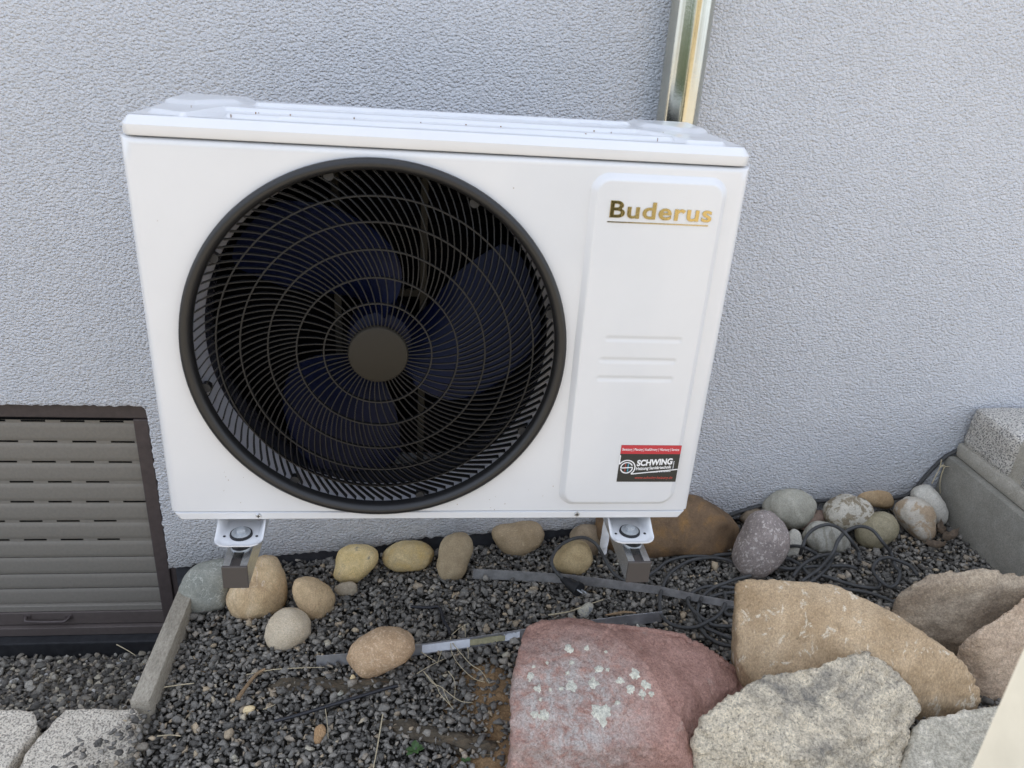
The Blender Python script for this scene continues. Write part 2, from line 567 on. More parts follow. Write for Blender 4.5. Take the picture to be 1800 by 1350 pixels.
STONES = {
 'greygreen': stone('stone_greygreen', (.145, .155, .14), (.235, .24, .215), scale=7, vein=(.42, .43, .40), vein_scale=9, vein_w=.012, bump=.0006),
 'tanband': stone('stone_tanband', (.33, .235, .135), (.47, .38, .26), (.41, .31, .19), scale=6, patch=(.23, .155, .09), patch_scale=3.2, patch_pos=.54, psoft=.14, vein=(.52, .45, .38), vein_scale=5, vein_w=.008, bump=.0006, stretch=(1, 1, .6)),
 'tancrack': stone('stone_tancrack', (.31, .23, .135), (.43, .33, .21), scale=9, vein=(.17, .11, .06), vein_scale=4, vein_w=.012, bump=.0008),
 'beige': stone('stone_beige', (.37, .315, .235), (.45, .395, .31), scale=8, bump=.0004, speck=(.30, .24, .16), speck_amt=.25),
 'yellowgrey': stone('stone_yellowgrey', (.40, .30, .13), (.50, .41, .24), scale=7, patch=(.16, .145, .115), patch_scale=7, patch_pos=.60, bump=.0012),
 'yellow': stone('stone_yellow', (.37, .27, .11), (.49, .40, .22), (.34, .27, .15), scale=10, patch=(.20, .165, .11), patch_scale=9, patch_pos=.62, bump=.002, bscale=90),
 'brownblock': stone('stone_brownblock', (.19, .145, .09), (.29, .235, .155), scale=9, patch=(.40, .33, .24), patch_scale=9, patch_pos=.68, bump=.0012),
 'brownveins': stone('stone_brownveins', (.22, .165, .10), (.32, .25, .165), scale=7, vein=(.40, .32, .22), vein_scale=7, vein_w=.010, bump=.0008),
 'greybrown': stone('stone_greybrown', (.20, .17, .125), (.31, .27, .21), scale=20, bump=.0012),
 'orangeoval': stone('stone_orangeoval', (.30, .205, .125), (.40, .29, .19), scale=12, speck=(.52, .42, .32), speck_amt=.4, speck_scale=150, vein=(.47, .36, .26), vein_scale=5, vein_w=.006, bump=.0006),
 'dullbrown': stone('stone_dullbrown', (.18, .14, .095), (.26, .21, .15), scale=10, bump=.001),
 'tancable': stone('stone_tancable', (.27, .205, .11), (.38, .30, .175), scale=9, bump=.0008),
 'rust': stone('stone_rust', (.085, .055, .032), (.20, .115, .045), (.13, .085, .05), scale=7, patch=(.20, .12, .05), patch_scale=3, patch_pos=.55, psoft=.2, bump=.0025, bscale=60),
 'purplespeck': stone('stone_purplespeck', (.155, .135, .13), (.235, .205, .195), scale=12, speck=(.46, .43, .41), speck_amt=.6, speck_scale=130, bump=.0014),
 'greyband': stone('stone_greyband', (.215, .21, .175), (.31, .305, .265), scale=5, band=(.33, .32, .275), band_scale=2.5, vein=(.17, .165, .14), vein_scale=3, vein_w=.010, bump=.0005),
 'whitecrust': stone('stone_whitecrust', (.14, .115, .08), (.21, .18, .13), scale=12, patch=(.40, .385, .34), patch_scale=14, patch_pos=.47, bump=.002, bscale=90),
 'flatbrown': stone('stone_flatbrown', (.24, .16, .085), (.33, .245, .15), scale=9, patch=(.34, .30, .23), patch_scale=8, patch_pos=.6, bump=.001),
 'whitepit': stone('stone_whitepit', (.31, .30, .27), (.42, .41, .375), scale=9, patch=(.22, .18, .12), patch_scale=20, patch_pos=.62, bump=.002, bscale=70),
 'whiteblock': stone('stone_whiteblock', (.32, .29, .24), (.42, .405, .37), scale=5, patch=(.27, .20, .13), patch_scale=4, patch_pos=.50, bump=.001),
 'olive': stone('stone_olive', (.175, .155, .10), (.245, .22, .155), scale=14, vein=(.40, .37, .29), vein_scale=4, vein_w=.005, bump=.0008),
 'striped': stone('stone_striped', (.24, .235, .205), (.33, .325, .295), scale=9, band=(.15, .14, .11), band_scale=6, bump=.0016, bscale=80, stretch=(1, 1, .5)),
 'palesmall': stone('stone_palesmall', (.34, .33, .29), (.40, .39, .35), scale=9, bump=.0006),
 'darkbrown': stone('stone_darkbrown', (.12, .095, .07), (.18, .145, .105), scale=9, bump=.001),
 'darkred': stone('stone_darkred', (.12, .085, .07), (.17, .125, .10), scale=9, bump=.001),
 'creampebble': stone('stone_cream', (.48, .38, .22), (.56, .47, .31), scale=30, bump=.001),
 'ribbed': stone('stone_ribbed', (.27, .165, .085), (.36, .25, .15), scale=20, band=(.15, .085, .04), band_scale=40, bump=.002),
 'greychip': stone('stone_greychip', (.26, .25, .21), (.38, .37, .32), scale=25, patch=(.16, .17, .19), patch_scale=25, patch_pos=.55, bump=.002),
}
BOULD = {
 'tan': stone('boulder_tan', (.20, .145, .088), (.34, .265, .18), (.265, .20, .13), scale=4, patch=(.40, .365, .30), patch_scale=15, patch_pos=.585, psoft=.05, speck=(.13, .095, .06), speck_amt=.4, speck_scale=150, gain=1.42, bump=.0045, bscale=110, rough=.88, stretch=(1, 1, .4), grain=.5),
 'speckled': stone('boulder_speckled', (.25, .222, .172), (.48, .43, .335), (.37, .33, .26), scale=6, patch=(.12, .115, .105), patch_scale=3.0, patch_pos=.485, psoft=.16, speck=(.10, .095, .085), speck_amt=.5, speck_scale=170, gain=1.34, bump=.009, bscale=75, rough=.9, pits=.35, grain=.7),
 'brown': stone('boulder_brown', (.155, .125, .095), (.255, .215, .165), (.205, .17, .13), scale=6, patch=(.33, .285, .22), patch_scale=9, patch_pos=.66, gain=1.42, bump=.003, bscale=100, rough=.88, grain=.6),
 'pinkish': stone('boulder_pinkish', (.235, .18, .135), (.33, .265, .205), (.28, .22, .165), scale=8, patch=(.38, .32, .25), patch_scale=8, patch_pos=.68, gain=1.42, bump=.004, bscale=110, rough=.88, grain=.55),
 'grey': stone('boulder_grey', (.20, .19, .16), (.34, .32, .275), (.27, .255, .215), scale=12, patch=(.44, .42, .37), patch_scale=12, patch_pos=.60, psoft=.12, gain=1.42, bump=.009, bscale=60, rough=.9, grain=.7),
}

# ------------------------------------------------------------------ ground
def ground_z(x, y):
    right = -0.10+0.10*np.minimum(x, 2.4)
    left = -0.15+np.where(y > -.5, -(y+.5)*.54, 0)
    left = np.where(y > 0, -.42, left)
    return np.where(x < -.15, left, right)

def build_ground():
    xs = np.concatenate([[-40, -15, -6, -3], np.arange(-2, -.17, .06), [-.158, -.142], np.arange(-.1, 3.0, .06), [4, 6, 12, 40]])
    ys = np.concatenate([[-60, -30, -12, -6, -4, -3], np.arange(-2.4, .36, .06), [2, 8, 30]])
    X, Y = np.meshgrid(xs, ys, indexing='ij')
    Z = ground_z(X, Y)-.030
    Z = np.where((Y < -1.6), -.18, Z)
    mb = MB().add(np.stack([X, Y, Z], -1).reshape(-1, 3), grid_faces(len(xs), len(ys)))
    o = mb.obj('ground', M['soil'], smooth=60, origin=(0, 0, 0))
    o['kind'] = 'structure'
    lx, ly = np.array([-40, 40.]), np.array([-60, -1.62])
    X, Y = np.meshgrid(lx, ly, indexing='ij')
    o = MB().add(np.stack([X, Y, X*0-.13], -1).reshape(-1, 3), grid_faces(2, 2)).obj('paving', M['paving'], origin=(0, 0, 0))  # unseen surface behind the camera, added as a warm sunlight reflector
    o['kind'] = 'structure'
build_ground()

# ------------------------------------------------------------------ house wall with its basement shutter
NX1, NZ1 = -.255, .42          # right and top edge of the shutter opening
NX0 = -1.30
def wall_bottom(x):
    return np.interp(x, [-.3, -.25, .075, .3, .49, .91, 1.42, 2.0, 5, 9], [-.115, -.105, -.06, -.042, -.004, .024, .055, .09, .30, .5])

def jit(n, amp, seed):
    r = np.random.default_rng(seed)
    a = r.normal(0, 1, n)
    k = np.array([.25, .5, .25])
    return np.convolve(a, k, 'same')*amp

def build_wall():
    mb = MB()
    # strip above the opening
    xs = np.arange(NX0, NX1+.0001, .005)
    zb = NZ1+jit(len(xs), .0022, 1)-np.clip((xs-(NX1-.02))/.02, 0, 1)**3*.012
    prof = [(.05, 0), (.006, 0), (.0015, .0015), (0, .006)]      # reveal, rounded arris, face
    rows = [np.stack([xs, xs*0+py, zb+pz], -1) for py, pz in prof]+[np.stack([xs, xs*0, zb+.016], -1), np.stack([xs, xs*0, xs*0+.46], -1)]
    A = np.stack(rows, 1)
    mb.add(A.reshape(-1, 3), grid_faces(len(xs), len(rows), True))
    # strip right of the opening
    zs = np.append(np.arange(-.09, .42, .005), .423)
    xb = NX1+jit(len(zs), .0022, 2)-np.clip((zs-(NZ1-.02))/.02, 0, 1)*.0-np.where(zs > NZ1, (zs-NZ1)*.0, 0)
    rows = [np.stack([xb+px, zs*0+py, zs], -1) for py, px in prof]+[np.stack([xb+.012, zs*0, zs], -1), np.stack([zs*0-.225, zs*0, zs], -1)]
    A = np.stack(rows, 1)
    mb.add(A.reshape(-1, 3), grid_faces(len(zs), len(rows)))
    mb.add([(NX1, 0, NZ1+.003), (-.225, 0, NZ1+.003), (-.225, 0, .46), (NX1, 0, .46)], [(0, 1, 2, 3)])
    # lower edge of the plaster, running uphill to the right
    for (xs, sd) in ((np.linspace(-.2549, -.225, 7), 4), (np.concatenate([np.arange(-.225, 2.6, .005), [5, 9]]), 3)):
        zb = wall_bottom(xs)+jit(len(xs), .0032, sd)
        rows = [np.stack([xs, xs*0+py, zb+pz], -1) for py, pz in ((.03, .004), (.006, 0), (.0015, .0015), (0, .006))]
        if sd == 4:
            rows.append(np.stack([xs, xs*0, np.maximum(xs*0-.09, zb+.008)], -1))
        else:
            rows.append(np.stack([xs, xs*0, zb+.012], -1))
            rows.append(np.stack([xs, xs*0, xs*0+.46], -1))
        A = np.stack(rows, 1)
        mb.add(A.reshape(-1, 3), grid_faces(len(xs), len(rows), True))
    # the rest of the facade
    q = [(-7, 0, .46), (9, 0, .46), (9, 0, 2.75), (-7, 0, 2.75)]  # unseen top, its height set so sunlight reaches the ground beyond
    mb.add(q, [(0, 1, 2, 3)])
    mb.add([(-7, 0, -.6), (NX0, 0, -.6), (NX0, 0, .46), (-7, 0, .46)], [(0, 1, 2, 3)])
    mb.add([(-7, .3, -.6), (9, .3, -.6), (9, .3, 2.75), (-7, .3, 2.75), (-7, 0, 2.75), (9, 0, 2.75), (-7, 0, -.6), (9, 0, .4), (9, 0, -.6)],
           [(3, 2, 1, 0), (4, 5, 2, 3), (0, 6, 4, 3), (1, 2, 5, 8)])
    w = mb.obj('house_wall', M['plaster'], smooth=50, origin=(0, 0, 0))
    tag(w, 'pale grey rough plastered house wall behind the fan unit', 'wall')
    # plinth board showing under the plaster
    MB().box((-.24, .012, -.6), (9, .05, .42)).obj('plinth_board', M['plinth'], w)
    return w

WALL = build_wall()

def build_shutter(w):
    sh = link(bpy.data.objects.new('roller_shutter', None))
    put(sh, (-.75, .04, -.33), w)
    FY = .022                                  # front of the frame
    # frame: head, right guide rail and the lower rail
    MB().box((NX0, FY+.004, .372), (NX1+.01, .09, .47), .003).obj('head_rail', M['frame'], sh)
    g = MB().box((-.300, FY, -.46), (-.262, .09, .371), .003)
    g.box((-.2615, FY+.008, -.46), (-.246, .09, .371), .002)
    g.obj('guide_rail', M['frame'], sh)
    MB().box((NX0, .085, -.45), (NX1, .095, .40)).obj('backing', M['dark_gap'], sh)
    # slats
    zb = [(-0.4716, 0.04, 0.3553)[2], (-0.4816, 0.04, 0.2929)[2], (-0.4918, 0.04, 0.2294)[2], (-0.5021, 0.04, 0.1652)[2], (-0.5126, 0.04, 0.1)[2], (-0.5231, 0.04, 0.0352)[2],
          (-0.5333, 0.04, -0.0286)[2], (-0.5437, 0.04, -0.093)[2], (-0.5532, 0.04, -0.1522)[2], (-0.5618, 0.04, -0.2056)[2], (-0.5708, 0.04, -0.2613)[2]]
    pitch = .0995
    offs = [(-0.3641, 0.04, 0.3601)[0], (-0.3437, 0.04, 0.2958)[0], (-0.3584, 0.04, 0.2314)[0], (-0.3279, 0.04, 0.1673)[0], (-0.3379, 0.04, 0.1015)[0], (-0.3265, 0.04, 0.0341)[0], (-0.3265, 0.04, -0.0291)[0]]
    X0, X1 = NX0, -.297
    for i in range(10):
        zt, zl = zb[i], zb[i+1]
        hook = .0098 if i < 7 else 0.0015
        mb = MB()
        # bulged slat face
        zz0, zz1 = zl, zt-hook
        prof = []
        for k in range(9):
            s = k/8
            prof.append((.0437-.0014*math.sin(PI*s)**.6 if 0 < s < 1 else .0455, zz0+(zz1-zz0)*s))
        A = [(x, y, z) for x in (X0, X1) for (y, z) in prof]
        mb.add(A, grid_faces(2, 9, False))
        if hook > .005:
            # hook strip with punched light slots
            slots = []
            c = offs[i]
            L = .0615
            x = c
            while x > X0-.1:
                slots.append((x-L/2+.0, x+L/2))
                x -= pitch
            slots = [(a, b) for a, b in slots if a > X0 and b < X1-.001]
            slots.sort()
            z0, z1 = zt-hook, zt
            zs0, zs1 = z0+.0038, z1-.0006
            edges = [X0]+[e for s in slots for e in s]+[X1]
            for j in range(0, len(edges)-1):
                a, b = edges[j], edges[j+1]
                if j % 2 == 0:
                    mb.add([(a, .0455, z0), (b, .0455, z0), (b, .0455, z1), (a, .0455, z1)], [(0, 1, 2, 3)])
                else:
                    mb.add([(a, .0455, z0), (b, .0455, z0), (b, .0455, zs0), (a, .0455, zs0)], [(0, 1, 2, 3)])
                    mb.add([(a, .0455, zs1), (b, .0455, zs1), (b, .0455, z1), (a, .0455, z1)], [(0, 1, 2, 3)])
        mb.obj('slat', M['slat'], sh, smooth=40)
    zt = zb[10]
    z1 = (-0.5704, 0.03, -0.2829)[2]
    z2 = (-0.5777, 0.03, -0.3283)[2]
    z3 = (-0.583, 0.03, -0.3613)[2]
    MB().box((NX0, .034, z1), (X1, .08, zt-.001), .002).obj('end_slat', M['slat'], sh)
    MB().box((NX0, .030, z2), (X1, .08, z1-.001), .002).obj('bottom_bar', M['bar'], sh)
    hp = [(-0.6903, 0.03, -0.295), (-0.6848, 0.03, -0.2995), (-0.6662, 0.03, -0.3021), (-0.6315, 0.03, -0.3041), (-0.5962, 0.03, -0.3039), (-0.5767, 0.03, -0.3022), (-0.568, 0.03, -0.2981)]
    hb = MB()
    hb.tube([(p[0], .027-.014*(0 < k < 6), p[2]) for k, p in enumerate(hp)], .0042, 8)
    hb.box((hp[0][0]-.008, .0275, hp[0][2]-.008), (hp[0][0]+.014, .030, hp[0][2]+.006), .001)
    hb.box((hp[6][0]-.014, .0275, hp[6][2]-.008), (hp[6][0]+.008, .030, hp[6][2]+.006), .001)
    hb.obj('handle', M['frame'], sh, smooth=60)
    MB().box((NX0, .018, z3), (NX1+.004, .08, z2-.004), .002).obj('lower_rail', M['bar'], sh)
    MB().box((NX0, -.012, -.50), (NX1+.03, .08, z3-.002), .004).obj('sill', M['sill_board'], sh)
    return sh
build_shutter(WALL)

# ------------------------------------------------------------------ heat pump
HP = thing('heat_pump', 'white outdoor fan unit with big black round grille hung in front of the wall', 'heat pump', (.5, -.47, .5))
FC = (.385, .8514)               # fan axis (x, z)
YF = -.632                       # front face
BY = -.31                        # back

def front_panel():
    R = .3235
    N = 128
    x0, x1, z0, z1 = .0105, .9895, .519, 1.190
    ang = sorted(set([2*PI*k/N for k in range(N)]+[math.atan2(z-FC[1], x-FC[0]) % (2*PI) for x in (x0, x1) for z in (z0, z1)]))
    def onrect(a, e):
        dx, dz = math.cos(a), math.sin(a)
        best = 1e9
        for (lim, d, c) in ((x0, dx, FC[0]), (x1, dx, FC[0]), (z0, dz, FC[1]), (z1, dz, FC[1])):
            if abs(d) > 1e-9:
                t = (lim-c)/d
                if t > 1e-6:
                    px, pz = FC[0]+dx*t, FC[1]+dz*t
                    if x0-1e-6 <= px <= x1+1e-6 and z0-1e-6 <= pz <= z1+1e-6:
                        best = min(best, t)
        px, pz = FC[0]+dx*best, FC[1]+dz*best
        ox = -e*1.7 if px < x0+1e-6 else (e*1.7 if px > x1-1e-6 else 0)
        oz = -.001 if pz < z0+1e-6 else (e if pz > z1-1e-6 else 0)
        return px+ox, pz+oz
    loops = []
    loops.append([(FC[0]+R*math.cos(a), -.600, FC[1]+R*math.sin(a)) for a in ang])
    loops.append([(FC[0]+R*math.cos(a), YF+.004, FC[1]+R*math.sin(a)) for a in ang])
    loops.append([(FC[0]+(R+.004)*math.cos(a), YF, FC[1]+(R+.004)*math.sin(a)) for a in ang])
    loops.append([(FC[0]+(R+.010)*math.cos(a), YF, FC[1]+(R+.010)*math.sin(a)) for a in ang])
    loops.append([(min(max(onrect(a, 0)[0], x0+.004), x1-.004), YF, min(max(onrect(a, 0)[1], z0+.004), z1-.004)) for a in ang])
    loops.append([(onrect(a, 0)[0], YF, onrect(a, 0)[1]) for a in ang])
    for e, dy in ((.004, .0012), (.0075, .005), (.009, .011), (.009, .03)):
        loops.append([(onrect(a, e)[0], YF+dy, onrect(a, e)[1]) for a in ang])
    n = len(ang)
    vs = [p for lo in loops for p in lo]
    fs = []
    for i in range(len(loops)-1):
        for k in range(n):
            fs.append((i*n+k, i*n+(k+1) % n, (i+1)*n+(k+1) % n, (i+1)*n+k))
    return MB().add(vs, fs)

front_panel().obj('front_panel', M['white'], HP, smooth=35)

def base_pan():
    # lower flange with cut corners, standing 2 mm proud of the panel
    mb = MB()
    y0, y1 = YF-.0025, YF+.05
    pts = [(.0035, .5165), (.0145, .5005), (.9855, .5005), (.9965, .5165)]
    n = 4
    vs = [(x, y0+.002, z) for x, z in pts]
    ins = [(.007, .5155), (.0165, .5025), (.9835, .5025), (.993, .5155)]
    vs2 = [(x, y0, z) for x, z in ins]
    vs3 = [(x, y1, z) for x, z in pts]
    fs = [(4, 5, 6, 7)]
    for k in range(4):
        j = (k+1) % 4
        fs.append((k, j, 4+j, 4+k))
        fs.append((k, 8+k, 8+j, j))
    mb.add(vs+vs2+vs3, fs)
    # floor of the casing
    mb.box((.006, YF+.051, .502), (.994, BY, .508))
    return mb
base_pan().obj('base_pan', M['white'], HP, smooth=30)
for (px, pz) in ((.157, .5095), (.7752, .5108)):
    s = MB().cyl((px, YF-.0022, pz), (px, YF-.0052, pz), .0062, .0048, 20)
    so = s.obj('screw', M['zinc'], HP, smooth=40)
    MB().box((px-.0030, YF-.0058, pz-.0007), (px+.0030, YF-.0053, pz+.0007)).box((px-.0007, YF-.00585, pz-.0030), (px+.0007, YF-.0054, pz+.0030)).obj('cross_slot', M['rubber'], so)

for sx, a, b in ((0, -.0048, -.001), (1, 1.001, 1.0048)):
    MB().box((a, YF+.031, .509), (b, BY, 1.1985)).obj('side_panel', M['white'], HP)
MB().box((1.005, -.50, .70), (1.011, -.42, .80), .002).box((1.005, YF+.033, .80), (1.009, -.52, .93), .002).obj('side_cover', M['white'], HP)
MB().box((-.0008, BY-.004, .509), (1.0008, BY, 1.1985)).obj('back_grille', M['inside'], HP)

def lid():
    x0, x1, y0, y1 = -.0015, 1.0015, YF-.0015, BY+.004
    xs = np.linspace(x0, x1, 300)
    ys = np.concatenate([np.linspace(y0, y0+.02, 12), np.linspace(y0+.017, y1, 90)])
    xs = np.concatenate([np.linspace(x0, x0+.02, 10), xs[(xs > x0+.017) & (xs < x1-.017)], np.linspace(x1-.02, x1, 10)])
    X, Y = np.meshgrid(xs, ys, indexing='ij')
    d = -sd_rbox(X, Y, (x0+x1)/2, (y0+y1)/2, (x1-x0)/2, (y1-y0)/2, .017)
    # pull the corners of the grid onto the rounded outline
    out = d < 0
    cxn = np.clip(X, x0+.017, x1-.017)
    cyn = np.clip(Y, y0+.017, y1-.017)
    vx, vy = X-cxn, Y-cyn
    L = np.hypot(vx, vy)+1e-9
    X = np.where(out, cxn+vx/L*.017, X)
    Y = np.where(out, cyn+vy/L*.017, Y)
    d = np.maximum(d, 0)
    H = 1.217+.0125*np.clip(d/.010, 0, 1)+.0005*sstep(.008, .014, d)
    H += .0035*sstep(.03, .10, d)
    def rib(pl, w, h):
        nonlocal H
        dd = np.full(X.shape, 9.)
        for a, b in zip(pl[:-1], pl[1:]):
            dd = np.minimum(dd, sd_seg(X, Y, a[:2], b[:2]))
        H = H+h*(1-sstep(w*.55, w*1.25, dd))
    rib([(0.1549, -0.5939, 1.236), (0.8689, -0.5874, 1.236)], .0085, .006)
    rib([(0.1712, -0.4365, 1.24), (0.8369, -0.4059, 1.24)], .0085, .006)
    r2 = [(0.0385, -0.5813, 1.236), (0.0877, -0.6054, 1.236), (0.1037, -0.5808, 1.237), (0.1305, -0.5302, 1.238), (0.7674, -0.5331, 1.238), (0.8304, -0.5208, 1.237), (0.8702, -0.558, 1.237), (0.8973, -0.6045, 1.236), (0.953, -0.6037, 1.236)]
    rib(r2, .0085, .006)
    # raised rear corners
    for (cx, s) in ((.070, 1), (.93, -1)):
        q = np.maximum(sd_rbox(X, Y, cx, -.385, .056, .085, .006), ((X-cx)*s*-1*.0+(-.455-Y)*.8+np.abs(X-cx)*.55))
        H = H+.0065*(1-sstep(-.004, .018, q))
    vs = np.stack([X, Y, H], -1)
    mb = MB().add(vs.reshape(-1, 3), grid_faces(len(xs), len(ys)))
    # skirt
    nx, ny = len(xs), len(ys)
    ring = [(i, 0) for i in range(nx)]+[(nx-1, j) for j in range(1, ny)]+[(i, ny-1) for i in range(nx-2, -1, -1)]+[(0, j) for j in range(ny-2, 0, -1)]
    P = [vs[i, j] for i, j in ring]
    n = len(P)
    top = [tuple(p) for p in P]
    mid = [(p[0], p[1], 1.2045) for p in P]
    c = np.array([.5, (y0+y1)/2])
    low = []
    for p in P:
        q = np.array([p[0], p[1]])
        q = q-np.sign(q-c)*.002
        low.append((q[0], q[1], 1.2006))
    deep = [(c[0]+(p[0]-c[0])*.985, c[1]+(p[1]-c[1])*.97, 1.2006) for p in P]
    fs = []
    for r in range(3):
        for k in range(n):
            fs.append((r*n+k, (r+1)*n+k, (r+1)*n+(k+1) % n, r*n+(k+1) % n))
    mb.add(top+mid+low+deep, fs)
    return mb
lid().obj('lid', M['white'], HP, smooth=42)
MB().box((.006, YF+.012, 1.1992), (.994, BY-.01, 1.2005)).obj('lid_seam', M['inside'], HP)

def service_panel():
    cx, cz, hx, hz = .852, .8565, .1195, .3255
    x0, x1, z0, z1 = cx-hx-.001, cx+hx+.001, cz-hz-.001, cz+hz+.001
    xs = np.linspace(x0, x1, 108)
    zs = np.linspace(z0, z1, 290)
    X, Z = np.meshgrid(xs, zs, indexing='ij')
    d = -sd_rbox(X, Z, cx, cz, hx, hz, .034)
    Hh = .0105*np.clip((d-.0015)/.011, 0, 1)
    Hh = np.where(d < .0015, -.0006, Hh)
    for (a, b, zc) in ((.787, .930, .891), (.781, .925, .849), (.780, .925, .8125)):
        q = sd_rbox(X, Z, (a+b)/2, zc, (b-a)/2, .0052, .005)
        Hh = Hh-.0014*(1-sstep(-.004, .0012, q))
    vs = np.stack([X, YF-Hh, Z], -1)
    return MB().add(vs.reshape(-1, 3), grid_faces(len(xs), len(zs)))
service_panel().obj('service_panel', M['white'], HP, smooth=60)
PY = YF-.0105                 # face of the service panel

def text_mesh(body, x0, x1, z0, z1, y, depth=.0006, bold=.0, bevel=0.0, shear=0.0, skew=0.0, space=1.0):
    cu = bpy.data.curves.new('lettering', 'FONT')
    cu.body = body
    cu.size = 1
    cu.extrude = .02
    cu.bevel_depth = bevel
    cu.bevel_resolution = 1
    cu.offset = bold
    cu.shear = shear
    cu.space_character = space
    cu.resolution_u = 5
    o = link(bpy.data.objects.new('lettering', cu))
    dg = bpy.context.evaluated_depsgraph_get()
    me = bpy.data.meshes.new_from_object(o.evaluated_get(dg))
    bpy.data.objects.remove(o)
    v = np.array([w.co[:] for w in me.vertices])
    lo, hi = v.min(0), v.max(0)
    u = (v-lo)/np.maximum(hi-lo, 1e-6)
    mb = MB()
    P = np.stack([x0+u[:, 0]*(x1-x0), y-u[:, 2]*depth, z0+u[:, 1]*(z1-z0)+u[:, 0]*skew], -1)
    mb.add(P, [tuple(p.vertices) for p in me.polygons])
    bpy.data.meshes.remove(me)
    return mb

def lettering(body, mat, parent, x0, x1, z0, z1, y, **k):
    return text_mesh(body, x0, x1, z0, z1, y, **k).obj('lettering', mat, parent)

badge = link(bpy.data.objects.new('badge', None))
put(badge, (.855, PY, 1.115), HP)
lettering('Buderus', M['gold'], badge, .7685, .9455, 1.1085, 1.1372, PY-.0002, depth=.0016, bold=.012, bevel=.010, skew=-.0015, space=1.08)
MB().box((.766, PY-.0012, 1.1005), (.9415, PY-.0001, 1.1022)).obj('underline', M['gold'], badge)

# sticker
stk = MB().box((.8445, PY-.0006, .5915), (.9640, PY-.0001, .6735)).obj('sticker', M['stickerblack'], HP)
MB().box((.8445, PY-.0009, .6545), (.9640, PY-.00065, .6735)).obj('red_band', M['red'], stk)
YS = PY-.0010
lettering('Beratung | Planung | Ausführung | Wartung | Service', M['print_white'], stk, .8475, .9600, .6600, .6672, YS, depth=.0002, bold=.01)
lettering('SCHWING', M['print_white'], stk, .8800, .9505, .6270, .6410, YS, depth=.0002, bold=.04, skew=.0045)
lettering('Heizung·Sanitärtechnik', M['print_white'], stk, .8800, .9500, .6160, .6250, YS, depth=.0002, bold=.022, skew=.0045)
lettering('www.schwing-heizung.de', M['print_red'], stk, .8800, .9560, .5965, .6045, YS, depth=.0002, bold=.012, shear=.25)
def logo():
    mb = MB()
    cx, cz = .8605, .6235
    def arc(r0, r1, a0, a1, n=40, sx=1.0):
        vs, fs = [], []
        for k in range(n+1):
            a = math.radians(a0+(a1-a0)*k/n)
            for r in (r0, r1):
                vs.append((cx+r*math.cos(a)*sx, YS-.0002, cz+r*math.sin(a)))
        for k in range(n):
            fs.append((2*k, 2*k+1, 2*k+3, 2*k+2))
        mb.add(vs, fs)
    def bar(x0, z0, x1, z1, w):
        d = Vector((x1-x0, z1-z0)).normalized()
        nx, nz = -d.y*w/2, d.x*w/2
        mb.add([(x0-nx, YS-.0003, z0-nz), (x1-nx, YS-.0003, z1-nz), (x1+nx, YS-.0003, z1+nz), (x0+nx, YS-.0003, z0+nz)], [(0, 1, 2, 3)])
    arc(.0155, .0178, 150, -52)
    arc(.0105, .0128, 178, 25)
    arc(.0105, .0128, -2, -165)
    bar(cx-.0125, cz-.0006, cx+.0125, cz+.0012, .0022)
    bar(cx-.0155, cz+.0075, cx-.0155, cz+.028, .0022)
    bar(cx+.0105, cz-.0140, .9635, cz-.0030, .0022)
    return mb
logo().obj('logo', M['print_white'], stk)
MB().box((.8570, YS-.0001, .6150), (.8585, YS, .6325)).obj('logo_bar', M['print_red'], stk)
MB().box((.8627, YS-.0001, .6150), (.8642, YS, .6325)).obj('logo_bar', M['print_blue'], stk)
# the line of small print is not legible in the photograph: a row of short marks
sp = MB()
_x = .8800
while _x < .9500:
    w_ = random.uniform(.0008, .0028)
    zz = .6105+(_x-.88)*.065
    sp.add([(_x, YS, zz), (_x+w_, YS, zz+.0001), (_x+w_, YS, zz+.0016), (_x, YS, zz+.0015)], [(0, 1, 2, 3)])
    _x += w_+random.choice([.0006, .0006, .0007, .0016])
_z = .6215
while _z < .6385:
    w_ = random.uniform(.0010, .0022)
    sp.add([(.9530, YS, _z), (.9546, YS, _z), (.9546, YS, _z+w_), (.9530, YS, _z+w_)], [(0, 1, 2, 3)])
    _z += w_+.0006
sp.obj('small_print', M['labelwhite'], stk)
# little scuff and dirt specks on the paint
dk = MB().cyl((.758, YF-.0002, .9975), (.758, YF-.0016, .9965), .0016, .0009, 8)
dk.obj('paint_chip', M['inside'], HP)
ds = MB()
for k in range(26):
    x, z = random.uniform(.03, .70), random.uniform(.53, 1.18)
    if math.hypot(x-FC[0], z-FC[1]) > .345:
        ds.cyl((x, YF-.0001, z), (x, YF-.0008, z), random.uniform(.0004, .0011), None, 6)
for k in range(45):
    x, z = random.uniform(.02, .98), .519+abs(random.gauss(0, .05))
    if math.hypot(x-FC[0], z-FC[1]) > .345 and not .725 < x < .98:
        ds.cyl((x, YF-.0001, z), (x, YF-.0006, z), random.uniform(.0003, .0009), None, 6)
for k in range(26):
    x, y = random.uniform(.05, .95), random.uniform(-.61, -.5)
    ds.cyl((x, y, 1.229), (x, y, 1.2355), random.uniform(.0005, .0013), None, 6)
dso = ds.obj('dirt_specks', M['twig'], HP)
dso['kind'] = 'stuff'

